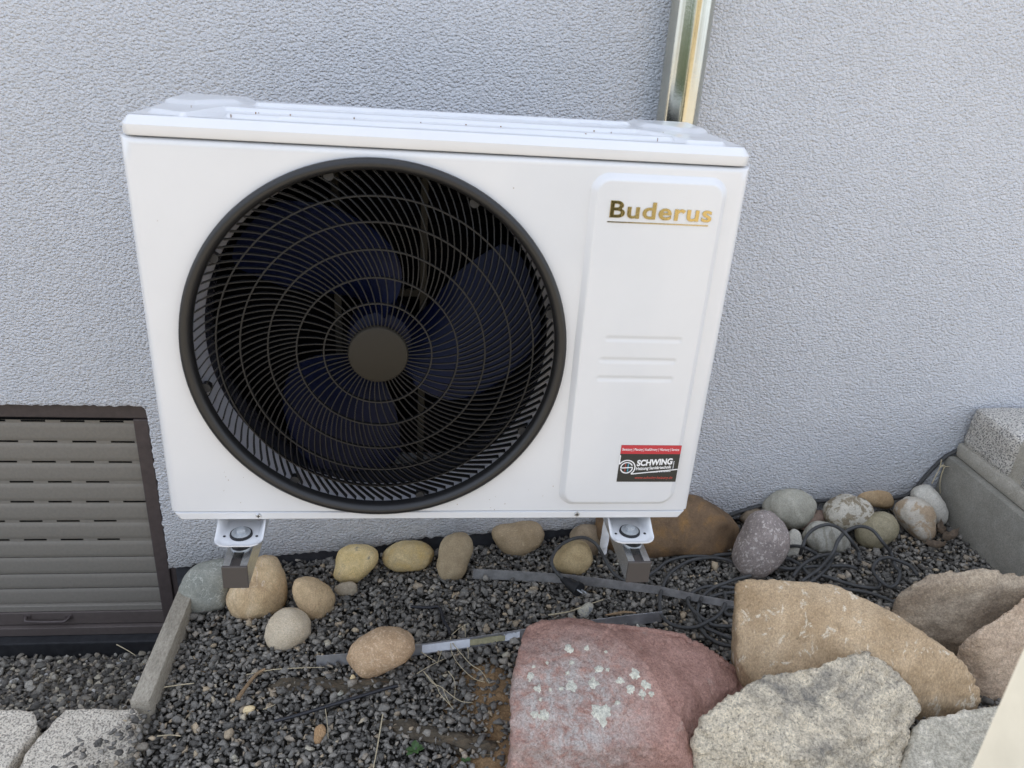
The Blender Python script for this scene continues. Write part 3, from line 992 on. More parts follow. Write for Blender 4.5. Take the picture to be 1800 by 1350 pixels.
# --- fan, duct and grille
def revolve(prof, n=128):
    vs, fs = [], []
    m = len(prof)
    for k in range(n):
        a = 2*PI*k/n
        for (r, y) in prof:
            vs.append((FC[0]+r*math.cos(a), y, FC[1]+r*math.sin(a)))
    for k in range(n):
        for j in range(m-1):
            fs.append((k*m+j, k*m+j+1, ((k+1) % n)*m+j+1, ((k+1) % n)*m+j))
    return MB().add(vs, fs)
GR = link(bpy.data.objects.new('fan_grille', None))
put(GR, (FC[0], -.64, FC[1]), HP)
prof = [(.3345, -.6322), (.3350, -.638), (.3335, -.6440), (.3290, -.6475), (.3235, -.6475), (.3185, -.6445), (.3155, -.6390), (.3145, -.632), (.3145, -.625), (.3165, -.624), (.3205, -.625), (.3215, -.6322)]
revolve(prof).obj('bezel', M['black'], GR, smooth=60)
def grille_y(r):
    return -.643+.016*sstep(.245, .314, np.array(r))
def rib_mesh(u0):
    vs, fs = [], []
    n = 18 if u0 == 0 else 11
    w = .00105
    for i in range(n+1):
        u = u0+(1-u0)*i/n
        r = .050+(.3135-.050)*u
        dep = .0034+.0070*u*u
        th = .64*u**1.45
        dth = .64*1.45*u**.45/(.3135-.050)
        t = Vector((math.cos(th)-r*math.sin(th)*dth, 0, math.sin(th)+r*math.cos(th)*dth)).normalized()
        nn = Vector((-t.z, 0, t.x))
        c = Vector((r*math.cos(th), 0, r*math.sin(th)))
        y = float(grille_y(r))
        for (s, yy) in ((-.7, y), (.7, y), (1.0, y+.003), (1.0, y+dep), (-1.0, y+dep), (-1.0, y+.003)):
            p = c+nn*(s*w)
            vs.append((p.x, yy, p.z))
    for i in range(n):
        for k in range(6):
            fs.append((i*6+k, i*6+(k+1) % 6, (i+1)*6+(k+1) % 6, (i+1)*6+k))
    return MB().add(vs, fs).mesh('grille_rib', M['rib'], smooth=50)
NR = 112                          # every second rib starts only at the third ring
rib_long, rib_short = rib_mesh(0), rib_mesh((.1395-.050)/(.3135-.050))
for k in range(NR):
    o = link(bpy.data.objects.new('grille_rib', rib_long if k % 2 == 0 else rib_short))
    put(o, (FC[0], 0, FC[1]), GR)
    o.rotation_euler = (0, -2*PI*k/NR, 0)
for r in (.0935, .1395, .1875, .2335, .2745):
    y = float(grille_y(r))
    revolve([(r-.0012, y-.0010), (r+.0012, y-.0010), (r+.0014, y+.002), (r+.0014, y+.0055), (r-.0014, y+.0055), (r-.0014, y+.002), (r-.0012, y-.0010)], 96).obj('grille_ring', M['rib'], GR, smooth=50)
revolve([(.0, -.6495), (.046, -.6490), (.0505, -.6475), (.0525, -.644), (.0525, -.635), (.0, -.635)], 64).obj('hub_cap', M['hub'], GR, smooth=40)
for k in range(8):
    a = 2*PI*(k+.32)/8
    c = Vector((FC[0]+.3115*math.cos(a), -.622, FC[1]+.3115*math.sin(a)))
    MB().cyl(c+Vector((0, -.006, 0)), c+Vector((0, .008, 0)), .0085, .0085, 14).obj('clip', M['rubber'], GR, smooth=40)

revolve([(.3232, -.6195), (.3185, -.608), (.3120, -.590), (.3085, -.572)], 128).obj('duct_lip', M['lip'], HP, smooth=60)
revolve([(.3084, -.5715), (.3075, -.56), (.3075, -.53), (.3090, -.50), (.3130, -.49)], 128).obj('duct', M['duct'], HP, smooth=60)
FAN = link(bpy.data.objects.new('fan', None))
put(FAN, (FC[0], -.54, FC[1]), HP)
revolve([(.0, -.592), (.045, -.590), (.056, -.583), (.060, -.57), (.060, -.50), (.0, -.50)], 48).obj('hub', M['blade'], FAN, smooth=40)
def blade_mesh():
    nr, nc = 22, 20
    vs = []
    for i in range(nr):
        u = i/(nr-1)
        r = .055+.243*u
        half = math.radians(25+17*math.sin(PI*min(1, u*1.0)**.8)-3*u)
        mid = math.radians(34*u**1.3)
        for j in range(nc):
            s = j/(nc-1)*2-1
            # rounded tip corners
            a = mid+half*s*(1-.10*u*u*s*s)
            rr = r-.022*u*abs(s)**6
            y = -.545+.062*s*(1-.35*u)-.008*(1-s*s)
            vs.append((rr*math.cos(a), y, rr*math.sin(a)))
    vs = np.array(vs)
    back = vs+np.array([0, .003, 0])
    f1 = grid_faces(nr, nc)
    f2 = [tuple(k+nr*nc for k in q[::-1]) for q in f1]
    ring = [i*nc for i in range(nr)]+[(nr-1)*nc+j for j in range(1, nc)]+[i*nc+nc-1 for i in range(nr-2, -1, -1)]+[j for j in range(nc-2, 0, -1)]
    f3 = [(ring[k], ring[(k+1) % len(ring)], ring[(k+1) % len(ring)]+nr*nc, ring[k]+nr*nc) for k in range(len(ring))]
    return MB().add(np.concatenate([vs, back]), f1+f2+f3).mesh('blade', M['blade'], smooth=50)
bmsh = blade_mesh()
for k in range(3):
    o = link(bpy.data.objects.new('blade', bmsh))
    put(o, (FC[0], 0, FC[1]), FAN)
    o.rotation_euler = (0, -math.radians(-16+120*k), 0)
# what shows behind the fan: motor bracket and coil
br = MB()
for x in (.300, .462):
    br.box((x-.007, -.470, .515), (x+.007, -.452, 1.195), .002)
br.box((.308, -.466, .80), (.454, -.456, .815), .002).box((.308, -.466, .90), (.454, -.456, .915), .002)
br.obj('motor_bracket', M['strut'], HP)
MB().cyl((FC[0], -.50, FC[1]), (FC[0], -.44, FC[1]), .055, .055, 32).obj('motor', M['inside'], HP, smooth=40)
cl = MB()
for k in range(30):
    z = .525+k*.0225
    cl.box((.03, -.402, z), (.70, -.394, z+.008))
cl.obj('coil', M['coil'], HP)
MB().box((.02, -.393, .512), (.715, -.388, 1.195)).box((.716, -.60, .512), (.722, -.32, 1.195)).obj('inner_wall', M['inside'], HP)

# --- feet
def foot(cx):
    f = link(bpy.data.objects.new('foot', None))
    put(f, (cx, -.63, .47), HP)
    # pressed tray with a shallow rim, open under the casing
    y0, y1, hx = -.684, -.34, .0445
    xs = np.linspace(cx-hx, cx+hx, 44)
    ys = np.linspace(y0, y1, 110)
    X, Y = np.meshgrid(xs, ys, indexing='ij')
    r = .024
    cxn, cyn = np.clip(X, cx-hx+r, cx+hx-r), np.maximum(Y, y0+r)
    vx, vy = X-cxn, Y-cyn
    L = np.hypot(vx, vy)
    out = (L > r) & (Y < y0+r)
    X2 = np.where(out, cxn+vx/(L+1e-9)*r, X)
    Y2 = np.where(out, cyn+vy/(L+1e-9)*r, Y)
    d = -sd_rbox(X2, Y2, cx, (y0+y1+.2)/2, hx, (y1+.2-y0)/2, r)
    H = .4705+.0055*(1-sstep(.001, .012, d))
    side = np.minimum(X2-(cx-hx), (cx+hx)-X2)
    H = H+(.5015-.476)*(1-sstep(0, .016, side))*sstep(-.668, -.60, Y2)
    mb = MB().add(np.stack([X2, Y2, H], -1).reshape(-1, 3), grid_faces(44, 110))
    lowp = np.stack([X2, Y2, H-.0022], -1)
    mb.add(lowp.reshape(-1, 3), grid_faces(44, 110, True))
    # front edge thickness
    for i in range(43):
        for (a, b) in (((i, 0), (i+1, 0)),):
            p, q = (X2[a], Y2[a], H[a]), (X2[b], Y2[b], H[b])
            mb.add([p, q, (q[0], q[1], q[2]-.0022), (p[0], p[1], p[2]-.0022)], [(3, 2, 1, 0)])
    mb.obj('foot_plate', M['foot_white'], f, smooth=60)
    by = -.641
    MB().cyl((cx, by, .4706), (cx, by, .4752), .0212, .0205, 32).obj('grommet', M['rubber'], f, smooth=40)
    MB().cyl((cx, by, .4753), (cx, by, .4768), .0178, .0175, 32).obj('washer', M['bolt'], f, smooth=40)
    MB().cyl((cx, by, .4769), (cx, by, .4840), .0092, .0090, 6).cyl((cx, by, .4840), (cx, by, .4846), .0070, .0050, 6).obj('bolt', M['bolt'], f)
    for s in (-1, 1):
        MB().cyl((cx+s*.030, by-.006, .4713), (cx+s*.030, by-.006, .4719), .0027, .0027, 10).obj('slot_hole', M['rubber'], f)
    return f
foot(.1235)
foot(.8870)

# --- wall mounted rails that carry the unit
def rail(cx, label):
    t = thing('mounting_rail', label, 'mounting rail', (cx, -.35, .43), 'steel rails under the fan unit')
    y0, y1 = -.700, -.001
    zt = (0.1227, -0.703, 0.4433)[2]
    zl = (0.1189, -0.703, 0.3958)[2]
    w, th = .0225, .0025
    mb = MB()
    prof = [(-.0095, zt-.007), (-.0095, zt), (-w, zt), (-w, zl), (w, zl), (w, zt), (.0095, zt), (.0095, zt-.007)]
    inn = [(-.0095-th, zt-.007), (-.0095-th, zt-th), (-w+th, zt-th), (-w+th, zl+th), (w-th, zl+th), (w-th, zt-th), (.0095+th, zt-th), (.0095+th, zt-.007)]
    vs = [(cx+x, y, z) for y in (y0, y1) for x, z in prof]+[(cx+x, y, z) for y in (y0, y1) for x, z in inn]
    fs = []
    for k in range(7):
        fs.append((k, k+1, 8+k+1, 8+k))
        fs.append((16+k+1, 16+k, 24+k, 24+k+1))
    fs += [(0, 8, 24, 16), (7, 23, 31, 15)]
    mb.add(vs, fs)
    mb.obj('channel', M['zinc'], t)
    MB().box((cx-w-.0008, y0-.006, zl-.0008), (cx+w+.0008, y0-.0002, zt+.0008), .0015).box((cx-.009, y0, zl+.003), (cx+.009, y0+.03, zt-.006)).obj('end_cap', M['cap'], t)
    by = -.641
    MB().cyl((cx, by, zt+.0002), (cx, by, zt+.0030), .0195, .0190, 28).obj('washer', M['bolt'], t, smooth=40)
    MB().cyl((cx, by, zt+.0031), (cx, by, .4600), .0180, .0180, 28).obj('rubber_pad', M['rubber'], t, smooth=40)
    MB().cyl((cx, by, .4601), (cx, by, .4680), .0175, .0175, 28).obj('spacer', M['bolt'], t, smooth=40)
    MB().box((cx-.035, -.004, zl-.10), (cx+.035, 0.0, zt+.03), .001).obj('wall_plate', M['zinc'], t)
    return t
CXL = ((0.0987, -0.703, 0.4253)[0]+(0.1443, -0.703, 0.4246)[0])/2
CXR = ((0.8729, -0.703, 0.4128)[0]+(0.9196, -0.703, 0.4121)[0])/2
rail(CXL, 'steel channel rail with dark end cap, above the large tan stone near the shutter')
rail(CXR, 'steel channel rail with dark end cap, beside the white corrugated hose')

# ------------------------------------------------------------------ steel pipe on the wall
PIPE_T, PIPE_B = (1.0417, -0.065, 1.4674), (1.0432, -0.065, 1.2149)
pw = ((1.0904, -0.065, 1.4707)[0]-(0.9932, -0.065, 1.4641)[0])/2*.985
dp = thing('drain_pipe', 'shiny round steel pipe running up the wall behind the fan unit', 'pipe', (PIPE_B[0], -.065, .62))
pdx = (PIPE_T[0]-PIPE_B[0])/(PIPE_T[2]-PIPE_B[2])
MB().cyl((PIPE_B[0]-pdx*.6, -.065, PIPE_B[2]-.6), (PIPE_B[0]+pdx*4, -.065, PIPE_B[2]+4), pw, None, 64).tube([(PIPE_B[0]-pdx*.6, -.065, PIPE_B[2]-.58), (PIPE_B[0]-pdx*.6, -.065, PIPE_B[2]-.62), (PIPE_B[0]-.005, -.085, PIPE_B[2]-.665), (PIPE_B[0]-.02, -.13, PIPE_B[2]-.69), (PIPE_B[0]-.03, -.20, PIPE_B[2]-.69), (PIPE_B[0]-.06, -.26, PIPE_B[2]-.69), (.93, -.305, PIPE_B[2]-.69)], pw*.98, 24).obj('pipe', M['pipe'], dp, smooth=60)
MB().cyl((PIPE_B[0]-pdx*.25, -.065, PIPE_B[2]-.27), (PIPE_B[0]-pdx*.25, -.065, PIPE_B[2]-.24), pw+.003, None, 40).box((PIPE_B[0]-.01, -.065+pw, PIPE_B[2]-.265), (PIPE_B[0]+.01, 0, PIPE_B[2]-.245)).obj('pipe_clamp', M['zinc'], dp, smooth=40)

# ------------------------------------------------------------------ stone steps on the right
st = thing('stone_steps', 'side of stone steps of granite blocks on a concrete base against the wall', 'steps', (2.5, -.5, .1))
SX = 2.055
MB().box((SX, -1.35, -.12), (3.4, -.002, .292), .006).obj('concrete_base', M['concrete'], st, smooth=40)
MB().box((SX+.022, -1.30, .2925), (3.38, -.004, .338), .010).obj('mortar_bed', M['mortar'], st, smooth=40)

def rough_block(lo, hi, amp, seed, sub=10, bev=.012):
    bm = bmesh.new()
    bmesh.ops.create_cube(bm, size=1.0)
    lo, hi = Vector(lo), Vector(hi)
    for w in bm.verts:
        w.co = Vector([(lo[i]+hi[i])/2+w.co[i]*(hi[i]-lo[i]) for i in range(3)])
    bmesh.ops.bevel(bm, geom=bm.edges[:], offset=bev, segments=2, affect='EDGES', profile=.5)
    bmesh.ops.subdivide_edges(bm, edges=bm.edges[:], cuts=sub, use_grid_fill=True)
    off = Vector((seed*3.1, seed*1.7, seed*.9))
    bm.normal_update()
    for w in bm.verts:
        k = noise.fractal((w.co+off)*9, 1.0, 2.0, 3)+.5*noise.fractal((w.co+off)*40, 1.0, 2.0, 2)
        w.co += w.normal*amp*k
    mb = MB()
    bm.verts.index_update()
    mb.add([w.co for w in bm.verts], [[w.index for w in q.verts] for q in bm.faces])
    bm.free()
    return mb
rough_block((2.082, -.205, .330), (2.75, -.006, .462), .006, 1, 8, .02).obj('granite_block', M['granite'], st, smooth=60)
rough_block((2.085, -.475, .332), (2.75, -.245, .470), .006, 2, 8, .02).obj('granite_block', M['granite'], st, smooth=60)
rough_block((2.085, -.76, .332), (2.75, -.51, .465), .006, 3, 8, .02).obj('granite_block', M['granite'], st, smooth=60)
MB().box((2.098, -.25, .331), (2.7, -.20, .452), .006).box((2.098, -.515, .331), (2.7, -.47, .452), .006).obj('mortar_joint', M['mortar'], st, smooth=40)

# ------------------------------------------------------------------ edging board between shutter pit and gravel bed
cb = MB().box((-0.186, -0.534, -.40), (-0.142, -.13, -.062), .005)
o = cb.obj('edging_board', M['curb'], smooth=40)
tag(o, 'weathered grey timber edging board between the shutter pit and the gravel bed', 'edging board')

# ------------------------------------------------------------------ rounded stones
ROCKS = [
    ('cobble', 'grey green rounded stone with thin white veins beside the board edging', 'greygreen', (-0.1099, -0.1229, -0.0733), 0.0629, 0.8, [66, 74, 90, 89, 90, 76, 70, 70, 71, 73, 73, 73, 75, 78, 86, 95, 88, 78, 70, 67, 68, 73, 68, 64]),
    ('cobble', 'largest tan stone, standing behind the end of the mounting rail near the shutter', 'tanband', (0.0306, -0.1567, -0.0513), 0.0708, 0.85, [79, 80, 83, 88, 91, 94, 84, 75, 65, 61, 60, 66, 73, 83, 90, 95, 96, 92, 89, 90, 88, 86, 84, 79]),
    ('cobble', 'wedge shaped tan stone between the round beige stone and the small flat pebble', 'tancrack', (0.185, -0.1986, -0.0528), 0.0466, 0.8, [55, 52, 47, 45, 43, 46, 49, 56, 67, 70, 66, 55, 51, 48, 45, 46, 48, 54, 57, 59, 57, 59, 57, 57]),
    ('cobble', 'round smooth beige stone in front of the large tan stone', 'beige', (0.1328, -0.3121, -0.0591), 0.0461, 0.85, [58, 58, 60, 58, 57, 54, 54, 54, 55, 54, 56, 55, 58, 60, 63, 65, 62, 57, 53, 50, 51, 53, 56, 57]),
    ('cobble', 'yellowish stone with a grey stained lower corner under the fan unit', 'yellowgrey', (0.289, -0.0805, -0.0335), 0.0460, 0.78, [58, 67, 69, 65, 61, 57, 54, 56, 59, 63, 62, 60, 56, 62, 76, 74, 66, 58, 51, 45, 43, 41, 44, 49]),
    ('cobble', 'wide yellow angular stone lying against the foot of the wall', 'yellow', (0.4348, -0.0571, -0.0248), 0.0384, 0.72, [81, 75, 65, 58, 49, 44, 43, 43, 48, 52, 56, 67, 81, 73, 65, 59, 52, 45, 42, 43, 49, 53, 61, 71]),
    ('cobble', 'upright block shaped brown stone next to the wide yellow stone', 'brownblock', (0.5669, -0.1016, 0.0028), 0.0401, 0.7, [45, 52, 58, 69, 72, 75, 67, 65, 62, 58, 50, 47, 47, 51, 60, 72, 72, 73, 71, 67, 57, 47, 43, 43]),
    ('cobble', 'brown stone with pale cross lines, largest along the wall left of the cable stone', 'brownveins', (0.7578, -0.0155, 0.0027), 0.0476, 0.8, [76, 81, 78, 73, 61, 56, 51, 50, 55, 65, 83, 83, 77, 65, 59, 59, 61, 54, 53, 50, 52, 56, 61, 70]),
    ('pebble', 'small flat grey brown pebble tucked below the yellowish stained stone', 'greybrown', (0.2643, -0.1524, -0.0632), 0.0142, 0.75, [34, 35, 31, 27, 25, 20, 19, 18, 20, 21, 23, 29, 34, 31, 28, 25, 24, 21, 20, 20, 22, 26, 28, 33]),
    ('cobble', 'oval orange brown stone lying on the silver edging strip', 'orangeoval', (0.3762, -0.4502, -0.0127), 0.0496, 0.88, [82, 85, 83, 75, 66, 61, 57, 56, 54, 56, 62, 71, 81, 87, 87, 80, 70, 59, 54, 48, 48, 52, 58, 71]),
    ('cobble', 'dull brown round stone half hidden behind the stone ringed by cable', 'dullbrown', (0.9566, -0.0508, 0.022), 0.0406, 0.85, [47, 50, 50, 53, 52, 51, 52, 50, 53, 51, 52, 50, 47, 47, 46, 48, 47, 48, 52, 50, 51, 52, 49, 49]),
    ('cobble', 'round tan stone ringed by a loop of dark cable', 'tancable', (0.9035, -0.1287, 0.0168), 0.0441, 0.85, [57, 57, 56, 59, 55, 54, 49, 45, 44, 43, 46, 50, 57, 57, 58, 53, 52, 50, 52, 52, 55, 56, 60, 58]),
    ('boulder', 'long dark brown rock lying against the wall behind the right foot', 'rust', (1.1981, -0.0536, 0.0767), 0.0874, 0.72, [222, 188, 146, 118, 103, 92, 90, 96, 106, 121, 158, 206, 221, 214, 172, 132, 109, 94, 85, 85, 96, 143, 184, 211]),
    ('cobble', 'large purple grey speckled oval stone standing on the cable coil', 'purplespeck', (1.4153, -0.2084, 0.1195), 0.0605, 0.85, [75, 79, 85, 89, 96, 94, 94, 83, 72, 64, 60, 61, 68, 77, 91, 102, 104, 98, 93, 84, 79, 75, 72, 75]),
    ('cobble', 'smooth pale grey banded stone leaning on the wall behind the speckled oval stone', 'greyband', (1.5737, -0.0371, 0.1195), 0.0536, 0.82, [83, 81, 81, 73, 70, 64, 63, 61, 64, 66, 72, 78, 83, 74, 60, 50, 48, 51, 63, 62, 64, 65, 70, 76]),
    ('cobble', 'brown stone with a white crusty band around its top', 'whitecrust', (1.7236, -0.0964, 0.1502), 0.0493, 0.8, [73, 69, 66, 57, 54, 52, 54, 56, 53, 56, 61, 68, 73, 70, 64, 61, 56, 56, 53, 51, 53, 58, 70, 71]),
    ('cobble', 'flat orange brown stone lying at the wall behind the crusty stone', 'flatbrown', (1.8648, 0.0061, 0.1315), 0.0265, 0.75, [67, 56, 44, 36, 32, 31, 29, 30, 33, 42, 52, 69, 63, 49, 36, 30, 27, 26, 26, 28, 35, 45, 64, 69]),
    ('cobble', 'white pitted stone leaning against the concrete of the steps', 'whitepit', (1.9917, -0.0764, 0.1612), 0.0401, 0.82, [46, 43, 40, 41, 45, 53, 59, 65, 64, 64, 61, 50, 41, 36, 34, 32, 34, 39, 47, 66, 68, 71, 64, 53]),
    ('cobble', 'white block shaped stone with a tan top beside the concrete', 'whiteblock', (1.9174, -0.1272, 0.1452), 0.0449, 0.72, [56, 59, 60, 60, 63, 60, 64, 66, 68, 70, 65, 53, 44, 40, 36, 35, 38, 43, 52, 69, 74, 78, 66, 59]),
    ('cobble', 'round olive brown stone below the crusty stone', 'olive', (1.7959, -0.1465, 0.1179), 0.0472, 0.88, [63, 64, 65, 63, 62, 57, 56, 51, 52, 51, 54, 59, 61, 64, 64, 65, 61, 58, 52, 51, 50, 53, 57, 59]),
    ('cobble', 'grey stone with rough diagonal stripes under the cable loop', 'striped', (1.6388, -0.1528, 0.0983), 0.0408, 0.8, [70, 61, 53, 46, 44, 44, 45, 50, 55, 61, 67, 72, 66, 57, 55, 52, 51, 51, 46, 47, 51, 57, 72, 70]),
    ('cobble', 'small pale grey stone wedged beside the speckled oval stone', 'palesmall', (1.5421, -0.1539, 0.0767), 0.0236, 0.85, [28, 29, 32, 35, 42, 46, 42, 35, 28, 25, 23, 22, 23, 26, 33, 41, 44, 46, 44, 46, 42, 40, 35, 30]),
    ('cobble', 'small brown stone in the gap between the long dark rock and the wall', 'darkbrown', (1.4689, -0.0224, 0.0809), 0.0247, 0.8, [31, 38, 37, 35, 32, 25, 23, 22, 24, 25, 25, 27, 33, 37, 32, 29, 30, 28, 24, 22, 23, 26, 27, 27]),
    ('cobble', 'dark reddish stone deep in the gap behind the striped stone', 'darkred', (1.6389, -0.0689, 0.0999), 0.0282, 0.8, [40, 44, 51, 46, 38, 26, 21, 18, 17, 18, 21, 23, 28, 37, 48, 41, 38, 28, 23, 21, 21, 23, 26, 30]),
    ('pebble', 'yellow cream pebble lying in the gravel in front of the bark', 'creampebble', (0.0798, -0.5473, -0.0865), 0.0075, 0.85, [10, 15, 17, 15, 12, 11, 11, 10, 11, 13, 14, 14, 15, 15, 16, 15, 13, 9, 7, 6, 5, 6, 6, 7]),
    ('pebble', 'ribbed orange brown pebble in the gravel near the black hose', 'ribbed', (0.2522, -0.6435, -0.0631), 0.0090, 0.8, [13, 13, 15, 19, 21, 23, 22, 20, 20, 17, 15, 14, 13, 14, 16, 19, 24, 24, 22, 14, 10, 9, 10, 11]),
    ('pebble', 'pale triangular pebble just under the oval orange stone', 'creampebble', (0.3096, -0.4799, -0.0641), 0.0057, 0.7, [7, 7, 8, 8, 8, 8, 10, 9, 7, 6, 5, 6, 6, 8, 9, 8, 8, 9, 10, 10, 10, 11, 10, 8]),
    ('pebble', 'grey angular chip with a dry stalk across it', 'greychip', (0.9019, -0.3323, 0.0009), 0.0126, 0.7, [19, 23, 26, 30, 26, 22, 18, 15, 14, 14, 16, 20, 22, 21, 19, 17, 17, 18, 21, 20, 17, 15, 15, 16]),
]
CAMROT = Matrix(_r)
_ico = bmesh.new()
bmesh.ops.create_icosphere(_ico, subdivisions=5, radius=1)
ICO_V = np.array([w.co[:] for w in _ico.verts])
ICO_F = [tuple(w.index for w in f.verts) for f in _ico.faces]
_ico.free()
_ico = bmesh.new()
bmesh.ops.create_icosphere(_ico, subdivisions=3, radius=1)
ICO3_V = np.array([w.co[:] for w in _ico.verts])
ICO3_F = [tuple(w.index for w in f.verts) for f in _ico.faces]
_ico.free()

def cobble_mesh(name, mat, depth, e, rad, seed):
    rad = np.array(rad)/1000.0
    n = len(rad)
    small = rad.mean() < .02
    V, Fc = (ICO3_V, ICO3_F) if small else (ICO_V, ICO_F)
    # gentle smoothing of the outline
    rs = .25*np.roll(rad, 1)+.5*rad+.25*np.roll(rad, -1)
    th = np.arctan2(V[:, 1], V[:, 0]) % (2*PI)
    f = th/(2*PI)*n
    i0 = np.floor(f).astype(int) % n
    t = f-np.floor(f)
    p0, p1, p2, p3 = rs[(i0-1) % n], rs[i0], rs[(i0+1) % n], rs[(i0+2) % n]
    r = .5*(2*p1+(p2-p0)*t+(2*p0-5*p1+4*p2-p3)*t*t+(3*p1-p0-3*p2+p3)*t**3)
    rho = np.hypot(V[:, 0], V[:, 1])
    rr = np.clip(rho, 0, 1)**e*r
    z = np.sign(V[:, 2])*np.abs(V[:, 2])**e*depth
    P = np.stack([rr*np.cos(th), rr*np.sin(th), z], -1)
    # into world axes
    Rm = np.array(CAMROT)
    P = P@Rm.T
    s = rad.mean()
    rr_ = np.random.default_rng(seed)
    for _ in range(10):
        nv = rr_.normal(size=3)
        nv /= np.linalg.norm(nv)
        h = P@nv
        lim = h.max()*rr_.uniform(.80, .97)
        over = np.maximum(h-lim, 0)
        soft = .10*s
        P -= (over-soft*(1-np.exp(-over/soft)))[:, None]*.85*nv
    off = Vector((seed*7.3, seed*2.1, seed*4.7))
    for k in range(len(P)):
        d = Vector(P[k])
        q = d/s
        w = noise.fractal(q*1.1+off, .9, 2.0, 3)*.055+noise.fractal(q*5+off, 1.0, 2.0, 3)*.016
        P[k] = P[k]*(1+w)
    mb = MB().add(P, Fc)
    return mb.mesh(name, mat, smooth=180)

for k, (name, label, mk, loc, depth, e, rad) in enumerate(ROCKS):
    o = link(bpy.data.objects.new(name, cobble_mesh(name, STONES[mk], depth, e, rad, k+1)))
    put(o, loc)
    cat = {'pebble': 'pebble', 'boulder': 'boulder'}.get(name, 'stone')
    tag(o, label, cat, {'pebble': 'loose pebbles on the gravel', 'stone': 'rounded stones along the wall', 'boulder': 'large rocks'}[cat])

# ------------------------------------------------------------------ big broken rocks in front
def boulder(label, mat, top, base_z, seed, voxel=.0075, amp=.010, inset=.06, rough=.0035, chips=.0, extra=None, facet=.012, step=None):
    P = np.array(top)
    c = P.mean(0)
    base = P.copy()
    base[:, :2] = c[:2]+(base[:, :2]-c[:2])*(1-inset)
    base[:, 2] = base_z
    pts = np.concatenate([P, base]+([np.array(extra)] if extra else []))
    bm = bmesh.new()
    vs = [bm.verts.new((p-c).tolist()) for p in pts]
    res = bmesh.ops.convex_hull(bm, input=vs)
    junk = [g for g in res['geom_interior'] if isinstance(g, bmesh.types.BMVert)]+[g for g in res['geom_unused'] if isinstance(g, bmesh.types.BMVert)]
    bmesh.ops.delete(bm, geom=list(set(junk)), context='VERTS')
    me = bpy.data.meshes.new('hull')
    bm.to_mesh(me)
    bm.free()
    o = link(bpy.data.objects.new('boulder', me))
    m = o.modifiers.new('a', 'REMESH')
    m.mode = 'VOXEL'
    m.voxel_size = voxel
    s = o.modifiers.new('b', 'SMOOTH')
    s.factor = .5
    s.iterations = 1
    dg = bpy.context.evaluated_depsgraph_get()
    m2 = bpy.data.meshes.new_from_object(o.evaluated_get(dg))
    o.modifiers.clear()
    o.data = m2
    m2.name = 'boulder'
    bpy.data.meshes.remove(me)
    n = len(m2.vertices)
    co = np.empty(n*3)
    no = np.empty(n*3)
    m2.vertices.foreach_get('co', co)
    m2.vertex_normals.foreach_get('vector', no)
    co, no = co.reshape(-1, 3), no.reshape(-1, 3)
    off = Vector((seed*5.1, seed*3.7, seed*1.3))
    c3 = Vector(c.tolist())
    for k in range(n):
        p = Vector(co[k])+off
        w = noise.fractal(p*5, 1.0, 2.0, 4)*amp+noise.fractal(p*38, .8, 2.1, 4)*rough
        # broken facets
        w += (noise.voronoi(p*7)[0][0]-.35)*facet
        if step:
            a, b, hh = step
            q = p-off+c3
            dx, dy = b[0]-a[0], b[1]-a[1]
            L = math.hypot(dx, dy)
            dd = ((q.x-a[0])*dy-(q.y-a[1])*dx)/L+.016*noise.noise(p*14)
            w -= hh*float(sstep(-.003, .010, np.array(-dd)))*float(sstep(.15, .6, np.array(no[k][2])))
        if chips:
            w -= max(0, noise.noise(p*20)-.35)*chips
        co[k] += no[k]*w
    m2.vertices.foreach_set('co', co.ravel())
    m2.shade_smooth()
    m2.materials.clear()
    m2.materials.append(mat)
    m2.update()
    put(o, c.tolist())
    tag(o, label, 'boulder', 'large rocks')
    return o

RED_TOP = [(0.6939, -0.5883, 0.155), (0.714, -0.5544, 0.165), (0.9179, -0.5584, 0.165), (0.8893, -0.6165, 0.185), (0.9405, -0.7013, 0.17), (1.0038, -0.7815, 0.13), (0.9692, -0.8475, 0.11), (1.0807, -0.5525, 0.13), (1.1559, -0.5986, 0.1), (1.2382, -0.6253, 0.05), (1.0822, -0.7433, 0.04), (1.0546, -0.7897, 0.03), (1.0315, -0.8867, 0), (0.6713, -0.6772, 0.14), (0.6456, -0.8033, 0.1), (0.6544, -0.8251, 0.09), (0.8199, -0.8455, 0.1), (0.6566, -0.8567, -0.03)]
_rc = np.array(RED_TOP).mean(0)
_sp = np.array([(0.7747, -0.7625, 0.12)][0])-_rc
BOULD['red'] = stone('boulder_red', (.175, .098, .080), (.27, .165, .138), (.215, .128, .106), scale=7, patch=(.25, .215, .19), patch_scale=3.6, patch_pos=.60, psoft=.14, spot=(tuple(_sp.tolist()), .20, (.27, .265, .255)), speck=(.10, .06, .05), speck_amt=.4, speck_scale=200, gain=1.42, bump=.006, bscale=90, rough=.88, grain=.45)
RIDGE = [(0.8798, -0.5854, 0.18), (1.0082, -0.8066, 0.13)]
RED = boulder('reddish sandstone boulder with pale lichen spots', BOULD['red'],
        RED_TOP,
        -.14, 1, .0058, .008, .04, .0045, facet=.014, step=(RIDGE[0], RIDGE[1], .014))
